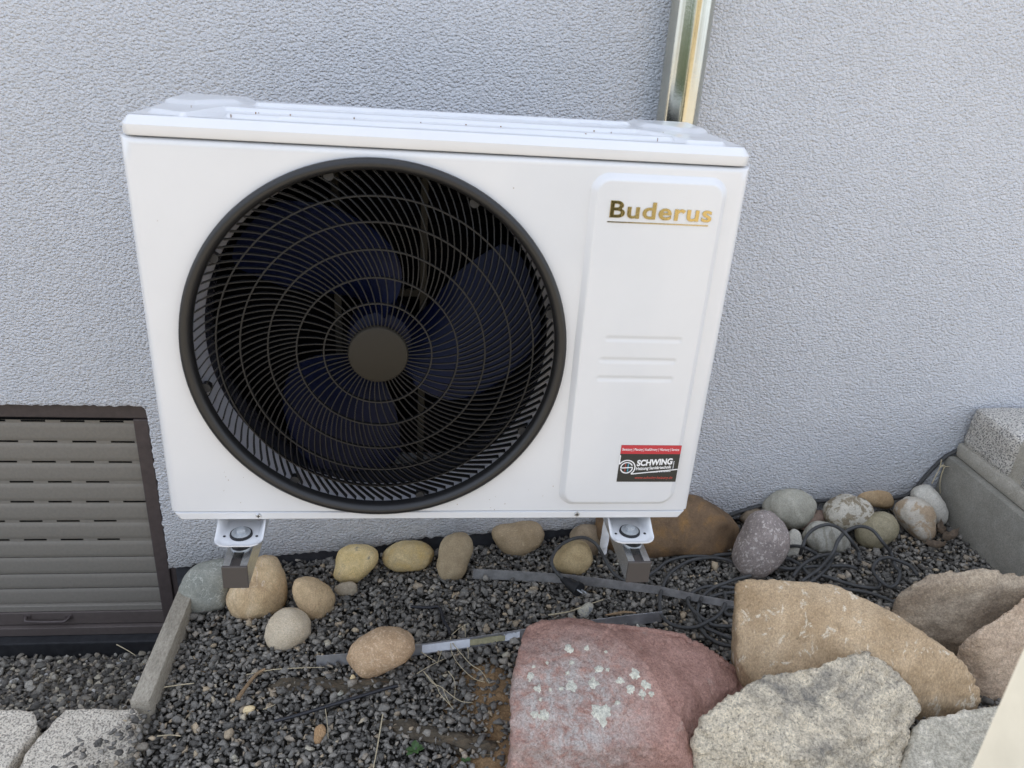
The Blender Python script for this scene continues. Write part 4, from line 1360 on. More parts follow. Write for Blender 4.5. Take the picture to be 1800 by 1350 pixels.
boulder('broad tan boulder with a tilted flat face and pale scratches', BOULD['tan'],
        [(1.1948, -0.5287, 0.25), (1.2038, -0.5291, 0.26), (1.3063, -0.5438, 0.27), (1.4105, -0.5643, 0.27), (1.4899, -0.623, 0.26), (1.5371, -0.6869, 0.25), (1.6213, -0.7573, 0.22), (1.6533, -0.7783, 0.18), (1.6734, -0.788, 0.14), (1.6634, -0.7954, 0.115), (1.5836, -0.7766, 0.09), (1.4966, -0.7479, 0.08), (1.3057, -0.7065, 0.07), (1.2121, -0.6809, 0.09), (1.1826, -0.6417, 0.12), (1.1884, -0.5908, 0.19)],
        .02, 2, .0062, .007, .12, .0030, facet=.008)
boulder('pale grey speckled boulder with a flat pitted top in front of the tan one', BOULD['speckled'],
        [(1.0293, -0.8295, 0.11), (1.0448, -0.8098, 0.135), (1.1166, -0.774, 0.165), (1.2409, -0.7356, 0.185), (1.3336, -0.7246, 0.195), (1.4321, -0.7112, 0.195), (1.4617, -0.7272, 0.185), (1.5023, -0.7689, 0.165), (1.509, -0.8045, 0.14), (1.4882, -0.8415, 0.1), (1.4597, -0.8834, 0.06), (1.2004, -0.9112, 0.125), (1.0471, -0.8621, 0.075), (1.0356, -0.9097, -0.02), (1.4443, -0.9319, -0.02)],
        -.12, 3, .0056, .011, .06, .0085, chips=.020, facet=.020)
boulder('dark brown boulder with a pale chipped upper corner by the concrete', BOULD['brown'],
        [(1.5859, -0.5343, 0.16), (1.6205, -0.5484, 0.25), (1.6825, -0.539, 0.28), (1.7799, -0.5473, 0.3), (1.8689, -0.566, 0.3), (1.9535, -0.599, 0.28), (1.934, -0.5679, 0.2), (1.8075, -0.5904, 0.13), (1.7564, -0.5974, 0.09), (1.6708, -0.5583, 0.11)],
        .03, 4, .0075, .008, .10, .003)
boulder('pinkish brown boulder with a sloping face beside the cream post', BOULD['pinkish'],
        [(1.6846, -0.6707, 0.17), (1.7084, -0.6843, 0.23), (1.8252, -0.6479, 0.29), (1.9851, -0.5915, 0.29), (2.0099, -0.6945, 0.16), (1.8961, -0.7879, 0), (1.7596, -0.7483, 0.03), (1.7502, -0.715, 0.06), (1.7302, -0.695, 0.11)],
        -.05, 5, .0075, .008, .08, .003)
boulder('grey white rough boulder in front of the overhanging tan boulder', BOULD['grey'],
        [(1.4832, -0.8339, 0.08), (1.5194, -0.8226, 0.12), (1.6079, -0.8162, 0.14), (1.6659, -0.8219, 0.15), (1.7859, -0.8298, 0.13), (1.7155, -0.9987, 0), (1.3919, -0.9806, 0)],
        -.16, 6, .0070, .010, .05, .005)
def sett(label, top, base_z, seed):
    o = boulder(label, M['granite_warm'], top, base_z, seed, .0055, .004, .03, .003, facet=.004)
    o.name = 'granite_sett'
    o['category'] = 'paving block'
    o['group'] = 'granite blocks at the gravel edge'
sett('granite block cut off by the picture edge with a brownish side', [(-0.5134, -0.5272, -0.075), (-0.3932, -0.5371, -0.075), (-0.3756, -0.5556, -0.08), (-0.3644, -0.5752, -0.09), (-0.3872, -0.6326, -0.095), (-0.3959, -0.6761, -0.1), (-0.4596, -0.6729, -0.1)], -.26, 7)
sett('pale granite block partly covered by dark gravel', [(-0.3228, -0.5385, -0.075), (-0.2685, -0.5375, -0.075), (-0.1731, -0.5385, -0.08), (-0.1557, -0.5606, -0.085), (-0.1645, -0.6148, -0.09), (-0.1508, -0.6482, -0.095), (-0.2961, -0.6893, -0.1), (-0.3674, -0.6898, -0.1), (-0.3704, -0.6449, -0.095), (-0.3529, -0.5893, -0.085)], -.26, 8)

# lichen on the red boulder: thin crusts lying on its surface
def lichen():
    spots = [(0.7897, -0.646, 0.17), (0.758, -0.7474, 0.16), (0.78, -0.7437, 0.16), (0.78, -0.7355, 0.15), (0.71, -0.6758, 0.15), (0.7023, -0.6945, 0.14), (0.7148, -0.7166, 0.13), (0.7212, -0.7687, 0.11), (0.8459, -0.6974, 0.16), (0.8652, -0.6997, 0.16), (0.9245, -0.7064, 0.15), (0.8887, -0.721, 0.15), (0.9083, -0.737, 0.14), (0.9448, -0.7244, 0.14), (0.9311, -0.7441, 0.14), (0.9311, -0.7533, 0.14), (0.9501, -0.751, 0.14), (0.8288, -0.6456, 0.17), (0.8691, -0.6589, 0.17), (0.7038, -0.7664, 0.11), (0.8349, -0.7846, 0.13), (0.838, -0.8003, 0.125), (0.8311, -0.7796, 0.12), (0.7806, -0.6962, 0.15), (0.8297, -0.7281, 0.15), (0.7385, -0.7303, 0.14), (0.8759, -0.7612, 0.13), (0.741, -0.6654, 0.15), (0.7915, -0.6775, 0.16), (0.7189, -0.7363, 0.12)]
    sizes = [.011, .006, .015, .008, .004, .009, .009, .011, .010, .005, .012, .009, .011, .011, .006, .008, .006, .006, .004, .008, .019, .012, .010, .005, .012, .004, .006, .004, .006, .005]
    me = RED.data
    from mathutils.bvhtree import BVHTree
    pl = [tuple(p.vertices) for p in me.polygons]
    bv = BVHTree.FromPolygons([v.co for v in me.vertices], pl)
    cl = WORLDLOC[RED]
    mb = MB()
    camp = Vector((0.4552, -1.9246, 1.3865))
    for (p, s) in zip(spots, sizes):
        d = (Vector(p)-camp).normalized()
        hit = bv.ray_cast(camp-cl, d)
        if hit[0] is None:
            continue
        nrm = hit[1]
        a = nrm.orthogonal().normalized()
        b = nrm.cross(a)
        n = 22
        ctr = hit[0]
        vs = [ctr+nrm*.0035]
        sd = random.uniform(0, 50)
        for ring in (.55, 1.0):
            for k in range(n):
                t = 2*PI*k/n
                r = s*ring*(.9+.55*noise.noise(Vector((math.cos(t)*1.8+sd, math.sin(t)*1.8, sd)))+.25*noise.noise(Vector((math.cos(t)*5+sd, math.sin(t)*5, sd))))*(1+.07*random.uniform(-1, 1))
                q = ctr+a*(r*math.cos(t))+b*(r*math.sin(t))
                h2 = bv.find_nearest(q)
                q = h2[0]+h2[1]*(.0026 if ring < .9 else .0003)
                vs.append(q)
        fs = [(0, 1+k, 1+(k+1) % n) for k in range(n)]+[(1+k, 1+n+k, 1+n+(k+1) % n, 1+(k+1) % n) for k in range(n)]
        mb.add([v+cl for v in vs], fs)
    m = stone('lichen', (.36, .36, .31), (.47, .465, .41), scale=30, patch=(.20, .17, .15), patch_scale=30, patch_pos=.58, psoft=.12, grain=.6, bump=.002, bscale=220, rough=.95)
    o = mb.obj('lichen', m, RED, smooth=180)
    o['kind'] = 'stuff'
lichen()

# ------------------------------------------------------------------ gravel
def chip_shapes(n, npts, seed, rnd=0.0):
    r = np.random.default_rng(seed)
    out = []
    for _ in range(n):
        bm = bmesh.new()
        p = r.normal(size=(npts, 3))
        p /= np.linalg.norm(p, axis=1)[:, None]
        p *= r.uniform(.82, 1.05, (npts, 1))
        p *= np.array([1.0, r.uniform(.55, .9), r.uniform(.40, .72)])
        vs = [bm.verts.new(q.tolist()) for q in p]
        bmesh.ops.convex_hull(bm, input=vs)
        bmesh.ops.delete(bm, geom=[v for v in bm.verts if not v.link_faces], context='VERTS')
        bm.verts.index_update()
        bmesh.ops.triangulate(bm, faces=bm.faces[:])
        out.append((np.array([v.co[:] for v in bm.verts]), np.array([[v.index for v in f.verts] for f in bm.faces])))
        bm.free()
    return out

def scatter(name, mat, pos, size, seed, npts=12, kinds=24, flat=.55, smooth=False):
    r = np.random.default_rng(seed)
    sh = chip_shapes(kinds, npts, seed)
    n = len(pos)
    which = r.integers(0, kinds, n)
    VV, FF = [], []
    base = 0
    for k in range(kinds):
        idx = np.where(which == k)[0]
        m = len(idx)
        if not m:
            continue
        v, f = sh[k]
        yaw = r.uniform(0, 2*PI, m)
        tilt = r.normal(0, flat, m)
        ax = r.uniform(0, 2*PI, m)
        # rotation: yaw about z, then tilt about a horizontal axis
        cy, sy = np.cos(yaw), np.sin(yaw)
        Rz = np.zeros((m, 3, 3))
        Rz[:, 0, 0], Rz[:, 0, 1], Rz[:, 1, 0], Rz[:, 1, 1], Rz[:, 2, 2] = cy, -sy, sy, cy, 1
        ux, uy = np.cos(ax), np.sin(ax)
        ct, st_ = np.cos(tilt), np.sin(tilt)
        Rt = np.zeros((m, 3, 3))
        Rt[:, 0, 0] = ct+ux*ux*(1-ct)
        Rt[:, 0, 1] = ux*uy*(1-ct)
        Rt[:, 0, 2] = uy*st_
        Rt[:, 1, 0] = ux*uy*(1-ct)
        Rt[:, 1, 1] = ct+uy*uy*(1-ct)
        Rt[:, 1, 2] = -ux*st_
        Rt[:, 2, 0] = -uy*st_
        Rt[:, 2, 1] = ux*st_
        Rt[:, 2, 2] = ct
        Rm = Rt@Rz
        W = np.einsum('mij,vj->mvi', Rm, v)*size[idx][:, None, None]+pos[idx][:, None, :]
        VV.append(W.reshape(-1, 3))
        FF.append((f[None]+(np.arange(m)*len(v))[:, None, None]+base).reshape(-1, 3))
        base += m*len(v)
    V = np.concatenate(VV)
    Fa = np.concatenate(FF).astype(np.int32)
    me = bpy.data.meshes.new(name)
    me.vertices.add(len(V))
    me.vertices.foreach_set('co', V.astype(np.float32).ravel())
    me.loops.add(Fa.size)
    me.loops.foreach_set('vertex_index', Fa.ravel())
    me.polygons.add(len(Fa))
    me.polygons.foreach_set('loop_start', np.arange(0, Fa.size, 3, dtype=np.int32))
    me.polygons.foreach_set('loop_total', np.full(len(Fa), 3, dtype=np.int32))
    me.update(calc_edges=True)
    me.validate()
    if smooth:
        me.shade_smooth()
        me.set_sharp_from_angle(angle=math.radians(48))
    me.materials.append(mat)
    o = link(bpy.data.objects.new(name, me))
    o['kind'] = 'stuff'
    return o

def bed(x0, x1, y0, y1, step, seed, jitter=.42):
    r = np.random.default_rng(seed)
    xs = np.arange(x0, x1, step)
    ys = np.arange(y0, y1, step*.87)
    X, Y = np.meshgrid(xs, ys, indexing='ij')
    X = X+(np.arange(len(ys)) % 2)[None]*step/2
    X = X+r.uniform(-jitter, jitter, X.shape)*step
    Y = Y+r.uniform(-jitter, jitter, Y.shape)*step
    return X.ravel(), Y.ravel()

BASALT = gravel_mat('basalt_chips', [(0, (0.095, 0.088, 0.078)), (.3, (0.160, 0.151, 0.135)), (.65, (0.233, 0.218, 0.194)), (.90, (0.328, 0.301, 0.258)), (.955, (0.379, 0.305, 0.217)), (.985, (0.496, 0.397, 0.270)), (1, (0.500, 0.489, 0.407))], .9)
MIXED = gravel_mat('mixed_chips', [(0, (0.087, 0.082, 0.073)), (.45, (0.176, 0.162, 0.144)), (.68, (0.262, 0.236, 0.196)), (.80, (0.394, 0.334, 0.258)), (.92, (0.500, 0.454, 0.352)), (1, (0.500, 0.489, 0.466))], .9)
sand_c = [(0.6483, -0.5745, -0.0352), (0.6676, -0.624, -0.0332), (0.6367, -0.5166, -0.0363), (0.644, -0.7434, -0.0356)]
def sandmask(x, y):
    d = np.full(x.shape, 9.)
    for (q, s) in zip(sand_c, (1.0, .9, 1.2, .9)):
        d = np.minimum(d, np.hypot(x-q[0], (y-q[1])*.9)*s)
    return d
def gravel_right():
    P, S = [], []
    for layer, (step, dz, sc) in enumerate(((.0150, -.018, 1.0), (.0132, -.005, 1.0), (.0205, .002, 1.05))):
        x, y = bed(-.138, 2.06, -1.25, .012, step, 40+layer)
        d = sandmask(x, y)+.03*np.array([noise.noise(Vector((a*22, b*22, 1))) for a, b in zip(x, y)])
        keep = (d > .055) | (RNG.uniform(0, 1, len(x)) < .5)
        x, y = x[keep], y[keep]
        s = np.clip(RNG.lognormal(math.log(.0085), .34, len(x)), .0042, .0175)*sc
        low = np.array([noise.fractal(Vector((a*4, b*4, 3)), 1, 2, 3) for a, b in zip(x, y)])*.008
        z = ground_z(x, y)+dz+low+RNG.normal(0, .0028, len(x))
        P.append(np.stack([x, y, z], -1))
        S.append(s)
    return np.concatenate(P), np.concatenate(S)
p, s = gravel_right()
scatter('gravel', BASALT, p, s, 5)
def gravel_left():
    P, S = [], []
    for layer, (step, dz) in enumerate(((.0165, -.020), (.0150, -.006), (.022, .003))):
        x, y = bed(-1.15, -.168, -1.25, -.006, step, 60+layer)
        s = np.clip(RNG.lognormal(math.log(.0080), .32, len(x)), .005, .0165)
        z = ground_z(x, y)+dz+RNG.normal(0, .003, len(x))
        P.append(np.stack([x, y, z], -1))
        S.append(s)
    return np.concatenate(P), np.concatenate(S)
p, s = gravel_left()
scatter('gravel', MIXED, p, s, 6, npts=18, smooth=True)
PEB = gravel_mat('pit_pebbles', [(0, (.16, .15, .13)), (.5, (.26, .24, .205)), (.8, (.36, .335, .29)), (1, (.42, .37, .29))], .8)
px_, py_ = bed(-1.0, -.17, -.75, -.03, .042, 77)
kp = RNG.uniform(0, 1, len(px_)) < .34
px_, py_ = px_[kp], py_[kp]
scatter('gravel', PEB, np.stack([px_, py_, ground_z(px_, py_)+RNG.uniform(.007, .013, len(px_))], -1), RNG.uniform(.008, .0165, len(px_)), 9, npts=40, smooth=True)
# dark chips that have rolled onto the granite block
rx = RNG.uniform(0, 1, 150)
c0 = [(-0.1368, -0.6941, -0.075), (-0.287, -0.6756, -0.08), (-0.1463, -0.6136, -0.075), (-0.1555, -0.5631, -0.07)]
pp = []
for k in range(150):
    a, b = RNG.integers(0, 4), RNG.integers(0, 4)
    t = RNG.uniform(0, 1)
    q = np.array(c0[a])*(1-t)+np.array(c0[b])*t
    pp.append(q+np.array([RNG.normal(0, .016), RNG.normal(0, .012)-.01, RNG.uniform(.002, .012)]))
pp = pp[:80]
scatter('gravel', BASALT, np.array(pp), RNG.uniform(.006, .011, 80), 8)
# orange sand showing through beside the red boulder
def sand_patch():
    mb = MB()
    for (q, s) in zip(sand_c, (.12, .10, .085, .10)):
        nr, na = 12, 40
        vs = []
        for i in range(nr):
            for k in range(na):
                t = 2*PI*k/na
                r = s*(i/(nr-1))*(1+.3*noise.noise(Vector((math.cos(t)*1.5, math.sin(t)*1.5, q[0]*9))))
                x, y = q[0]+r*math.cos(t), q[1]+r*math.sin(t)
                z = float(ground_z(np.array(x), np.array(y)))-.001-.028*(i/(nr-1))**2+.006*noise.fractal(Vector((x*30, y*30, 0)), 1, 2, 3)
                vs.append((x, y, z))
        fs = []
        for i in range(nr-1):
            for k in range(na):
                fs.append((i*na+k, i*na+(k+1) % na, (i+1)*na+(k+1) % na, (i+1)*na+k))
        mb.add(vs, fs)
    o = mb.obj('sand', M['sand'], smooth=180)
    o['kind'] = 'stuff'
sand_patch()

# ------------------------------------------------------------------ edging strips, bark, twigs, hoses, cables
def strip(label, pts, h, mat, th=.0022, name='edging_strip', h1=None):
    """thin metal band standing on edge; pts run along its top"""
    mb = MB()
    pts = [Vector(p) for p in pts]
    vs, fs = [], []
    for i, p in enumerate(pts):
        d = (pts[min(i+1, len(pts)-1)]-pts[max(i-1, 0)])
        n = Vector((-d.y, d.x, 0)).normalized()*th/2
        lean = Vector((0, -.006, 0))
        hk = h+((h1 or h)-h)*i/(len(pts)-1)
        vs += [p-n, p+n, p+n+lean+Vector((0, 0, -hk)), p-n+lean+Vector((0, 0, -hk))]
    for i in range(len(pts)-1):
        for k in range(4):
            fs.append((i*4+k, i*4+(k+1) % 4, i*4+4+(k+1) % 4, i*4+4+k))
    m = (len(pts)-1)*4
    fs += [(3, 2, 1, 0), (m, m+1, m+2, m+3)]
    mb.add(vs, fs)
    o = mb.obj(name, mat)
    if label:
        tag(o, label, 'edging strip', 'metal edging strips in the gravel')
    return o
strip('dull metal edging strip running past the plug to the tan boulder', [(0.6185, -0.1408, -0.0081), (0.7255, -0.1641, 0.0025), (0.8795, -0.2042, 0.018), (0.998, -0.246, 0.0298), (1.1128, -0.289, 0.0413), (1.2201, -0.3439, 0.052), (1.3384, -0.3966, 0.0638)], .030, M['edging_dull'], h1=.016)
es = strip('bright metal edging strip with a torn label, under the oval stone', [(0.2171, -0.4183, -0.0503), (0.2947, -0.4214, -0.0425), (0.4659, -0.4142, -0.0254), (0.5934, -0.4082, -0.0127), (0.7235, -0.3981, 0.0003), (0.8629, -0.3908, 0.0143), (0.9971, -0.3845, 0.0277), (1.093, -0.3831, 0.0373)], .028, M['edging'])
def on_strip(name, mat, a, b, lo, hi, rag=False):
    A, B = Vector(a), Vector(b)
    n = 14
    vs, fs = [], []
    for k in range(n+1):
        p = A.lerp(B, k/n)
        r0 = random.uniform(-.003, .003) if rag else 0
        r1 = random.uniform(-.003, .003) if rag else 0
        vs += [p+Vector((0, -.0024-.006*(lo+r0)/.024-.0004, -(lo+max(r0, 0)))), p+Vector((0, -.0024-.006*hi/.024-.0004, -(hi+min(r1, 0))))]
    for k in range(n):
        fs.append((2*k, 2*k+1, 2*k+3, 2*k+2))
    MB().add(vs, fs).obj(name, mat, es)
q = [(0.4757, -0.4136, -0.0244), (0.5949, -0.4084, -0.0125), (0.592, -0.408, -0.0128), (0.6841, -0.4027, -0.0036), (0.6812, -0.4023, -0.0039), (0.7221, -0.3979, 0.0002)]
on_strip('white_label', M['labelwhite'], q[0], q[1], .001, .0225)
on_strip('torn_label', M['labelpaper'], q[2], q[3], .003, .020, True)
on_strip('white_label', M['labelwhite'], q[4], q[5], .002, .021, True)

def lump(name, label, cat, path, w, h, mat, seed, n=26):
    """half buried piece of wood following a path"""
    pts = spline([Vector(p) for p in path], 12)
    m = len(pts)
    vs, fs = [], []
    for i, p in enumerate(pts):
        d = (pts[min(i+1, m-1)]-pts[max(i-1, 0)]).normalized()
        sd = Vector((-d.y, d.x, 0)).normalized()
        e = min(1, 4.5*i/(m-1)+.15, 4.5*(1-i/(m-1))+.15)
        for k in range(n):
            t = 2*PI*k/n
            q = p+sd*(w*e*math.cos(t))+Vector((0, 0, h*e*math.sin(t)))
            q += (q-p)*(.5*noise.fractal(Vector((i*.22, math.cos(t)*1.5, math.sin(t)*1.5+seed)), 1, 2, 4))
            vs.append(q)
    for i in range(m-1):
        for k in range(n):
            fs.append((i*n+k, i*n+(k+1) % n, (i+1)*n+(k+1) % n, (i+1)*n+k))
    fs += [tuple(range(n-1, -1, -1)), tuple(range((m-1)*n, m*n))]
    o = MB().add(vs, fs).obj(name, mat, smooth=50)
    return tag(o, label, cat)
lump('bark_piece', 'rotten brown bark half buried in gravel below the oval stone', 'bark', [(0.0894, -0.489, -0.1011), (0.1598, -0.4703, -0.094), (0.2563, -0.487, -0.0844), (0.3379, -0.4946, -0.0762), (0.4192, -0.4914, -0.0681)], .021, .014, M['bark'], 1)
lump('buried_log', 'dark rotten wood half buried in gravel beside the red boulder', 'wood', [(0.365, -0.6107, -0.0725), (0.4489, -0.6424, -0.0641), (0.5244, -0.6756, -0.0566), (0.6102, -0.7095, -0.048), (0.6462, -0.7246, -0.0444)], .022, .018, M['bark'], 5)

o = MB().tube([(0.0481, -0.5166, -0.0812), (0.0596, -0.4835, -0.08), (0.0764, -0.4463, -0.0784), (0.0951, -0.4304, -0.0765)], .0055, 8, taper=lambda t: 1-.4*t).obj('twig', M['twig'], smooth=60)
tag(o, 'short brown stick leaning under the long straw', 'twig')
o = MB().tube([(0.9464, -0.3728, 0.0206), (0.9705, -0.3719, 0.023), (0.998, -0.3694, 0.0258), (1.0264, -0.3756, 0.0286)], .0042, 8, taper=lambda t: 1-.6*abs(2*t-1)).obj('twig', M['twig'], smooth=60)
tag(o, 'flat tan bark sliver lying against the bright edging strip', 'twig')

def straws():
    data = [
     ('long thin straw lying across the brown stick', [(0.0523, -0.441, -0.0828), (0.1144, -0.4329, -0.0766), (0.1832, -0.4368, -0.0697), (0.2386, -0.4426, -0.0641)], .0013),
     ('short straw on the gravel just right of the edging board', [(-0.1368, -0.4567, -0.0997), (-0.1019, -0.4544, -0.0962), (-0.0676, -0.4537, -0.0928)], .0017),
     ('upright straw near the picture bottom beside the dark rotten wood', [(0.3879, -0.6071, -0.0492), (0.3838, -0.6523, -0.0496), (0.3791, -0.7041, -0.0501), (0.3744, -0.749, -0.0506)], .0017),
     ('straw with a fork end in the gravel by the granite block', [(-0.11, -0.6003, -0.099), (-0.0803, -0.6012, -0.096), (-0.0565, -0.6074, -0.0936)], .0014),
     ('pale straw above the granite blocks in the pit gravel', [(-0.3359, -0.2185, -0.1836), (-0.3031, -0.242, -0.1803), (-0.2717, -0.267, -0.1772)], .0012),
     ('thin straw crossing the ribbed pebble', [(0.2561, -0.5749, -0.0604), (0.2644, -0.6147, -0.0596), (0.2717, -0.6589, -0.0588)], .0010),
     ('dry stalk lying across the grey angular chip', [(0.8028, -0.3454, 0.0003), (0.8575, -0.3402, 0.0058), (0.906, -0.3228, 0.0106), (0.9548, -0.3073, 0.0155)], .0019),
     ('small straw between cream pebble and black hose', [(0.1122, -0.5552, -0.0768), (0.1278, -0.5491, -0.0752), (0.1385, -0.5438, -0.0742)], .0010),
    ]
    for (lab, pts, r) in data:
        o = MB().tube(pts, r, 6, taper=lambda t: 1-.35*t).obj('straw', M['straw'], smooth=60)
        tag(o, lab, 'straw', 'dry straws on the gravel')
    # wilted tuft of roots and grass by the edging strip
    t = thing('dry_grass_tuft', 'wilted tuft of curling dry grass hanging over the bright edging strip', 'dry grass', (0.5451, -0.3798, -0.0355))
    for pts in ([(0.5472, -0.3931, -0.0233), (0.5484, -0.4447, -0.0232), (0.566, -0.4925, -0.0214), (0.5964, -0.5365, -0.0184), (0.6222, -0.5524, -0.0158)],
                [(0.5468, -0.4052, -0.0233), (0.5678, -0.4474, -0.0212), (0.5934, -0.4926, -0.0187), (0.6165, -0.5177, -0.0164), (0.6325, -0.5573, -0.0148)],
                [(0.4639, -0.5, -0.0356), (0.4815, -0.4878, -0.0339), (0.5063, -0.4727, -0.0314), (0.5299, -0.4617, -0.029)],
                [(0.4801, -0.4969, -0.032), (0.5001, -0.5355, -0.03), (0.5211, -0.5524, -0.0279), (0.5466, -0.5832, -0.0253), (0.5668, -0.601, -0.0233), (0.5911, -0.6076, -0.0209)],
                [(0.4815, -0.5008, -0.0319), (0.508, -0.5436, -0.0292), (0.5181, -0.5725, -0.0282), (0.5406, -0.609, -0.0259), (0.5467, -0.6196, -0.0253)],
                [(0.5238, -0.5527, -0.0276), (0.531, -0.5811, -0.0269), (0.5406, -0.609, -0.0259)],
                [(0.5381, -0.509, -0.0222), (0.5507, -0.5358, -0.0209), (0.5523, -0.5674, -0.0208), (0.5485, -0.6006, -0.0211)],
                [(0.5235, -0.4352, -0.0277), (0.5175, -0.4575, -0.0283), (0.513, -0.4757, -0.0287)],
                [(0.473, -0.4384, -0.0267), (0.4897, -0.456, -0.025), (0.5088, -0.4756, -0.0231)],
                [(0.5845, -0.3575, -0.0155), (0.5842, -0.3824, -0.0156), (0.5838, -0.4026, -0.0156)],
                [(0.5877, -0.4389, -0.0152), (0.5884, -0.4583, -0.0152), (0.5869, -0.4771, -0.0153)],
                [(0.55, -0.3898, -0.019), (0.571, -0.3681, -0.0169), (0.5949, -0.3547, -0.0145)]):
        MB().tube(pts, .0011, 6, taper=lambda t: 1-.4*t).obj('blade', M['straw'], t, smooth=60)
straws()

def weed(loc, label, seed, n=9, s=.022):
    r = random.Random(seed)
    t = thing('weed', label, 'weed', loc)
    for k in range(n):
        a = r.uniform(0, 2*PI)
        L = s*r.uniform(.6, 1.2)
        up = r.uniform(.25, .9)
        d = Vector((math.cos(a), math.sin(a), up)).normalized()
        sd = Vector((-math.sin(a), math.cos(a), 0))
        b = Vector(loc)
        mb = MB()
        vs = []
        for i in range(6):
            u = i/5
            w = .28*L*math.sin(PI*min(1, u*.93+.07))
            c = b+d*(L*u)+Vector((0, 0, -L*.35*u*u))
            vs += [c-sd*w, c+Vector((0, 0, -.002*math.sin(PI*u))), c+sd*w]
        mb.add(vs, [(i*3+j, i*3+j+1, i*3+4+j, i*3+3+j) for i in range(5) for j in range(2)])
        mb.obj('leaf', M['weed'], t, smooth=60)
weed((0.4596, -0.7067, -0.048), 'small green weed sprouting beside the dark rotten wood', 3)
weed((0.5683, -0.7454, -0.0392), 'tiny low green weed nearest the red boulder', 5, 6, .016)

def dry_leaf(loc, label, s, seed, ang):
    nu, nv = 14, 9
    vs = []
    off = Vector((seed*3.3, 1, seed))
    for i in range(nu):
        u = i/(nu-1)
        w = .42*s*math.sin(PI*(u*.94+.03))**.8
        for j in range(nv):
            v = j/(nv-1)*2-1
            x, y = (u-.5)*s*1.5, v*w
            curl = .45*s*v*v+.25*s*(2*u-1)**2
            z = curl+.12*s*noise.noise(Vector((u*3, v*2, 0))+off)+.05*s*math.sin(u*22+v*4)
            y *= (1-.35*v*v)
            ca, sa = math.cos(ang), math.sin(ang)
            vs.append((loc[0]+x*ca-y*sa, loc[1]+x*sa+y*ca, loc[2]+z))
    o = MB().add(vs, grid_faces(nu, nv)).obj('dry_leaf', M['leaf'], smooth=180)
    tag(o, label, 'leaf', 'curled dry leaves by the steps')
dry_leaf((1.9884, -0.1575, 0.1188), 'curled reddish dry leaf tucked behind the white block stone', .040, 1, 1.2)
dry_leaf((1.9875, -0.2007, 0.1238), 'crumpled brown dry leaf nearest the concrete base', .044, 2, .3)
dry_leaf((1.9324, -0.2209, 0.1112), 'flat curled dry leaf in front of the other dry leaves', .036, 3, -.2)

# black drip hose pieces
o = MB().tube([(0.1443, -0.5936, -0.0736), (0.1908, -0.5838, -0.0689), (0.2527, -0.5676, -0.0627), (0.3159, -0.551, -0.0564), (0.3831, -0.5327, -0.0497), (0.4201, -0.5255, -0.046)], .0042, 8).obj('drip_hose', M['hose'], smooth=60)
tag(o, 'thin black hose half sunk in the gravel below the bark', 'hose')
o = MB().tube([(0.4453, -0.2541, -0.0415), (0.4908, -0.2652, -0.0369), (0.521, -0.2672, -0.0339), (0.5305, -0.3149, -0.0329), (0.5429, -0.3508, -0.0317), (0.5479, -0.3764, -0.0312)], .0042, 8).obj('drip_hose', M['hose'], smooth=60)
tag(o, 'short black hose bend reaching the bright edging strip', 'hose')

# condensate hose
def corrugated():
    a, b = Vector((0.9954, -0.1076, 0.0295)), Vector((0.9896, -0.133, 0.119))
    a2 = a+(a-b)*.2
    vs, fs = [], []
    n, m = 18, 90
    d = (b-a).normalized()
    e1 = d.orthogonal().normalized()
    e2 = d.cross(e1)
    Lt = (b-a).length*1.9
    for i in range(m):
        s = i/(m-1)
        r = .0105+.0016*math.cos(2*PI*s*Lt/.0062)
        c = a+d*(Lt*s-.01)
        for k in range(n):
            t = 2*PI*k/n
            vs.append(c+e1*(r*math.cos(t))+e2*(r*math.sin(t)))
    for i in range(m-1):
        for k in range(n):
            fs.append((i*n+k, i*n+(k+1) % n, (i+1)*n+(k+1) % n, (i+1)*n+k))
    o = MB().add(vs, fs).obj('drain_hose', M['corrugated'], smooth=60)
    tag(o, 'white corrugated drain hose hanging behind the right foot', 'hose')
corrugated()

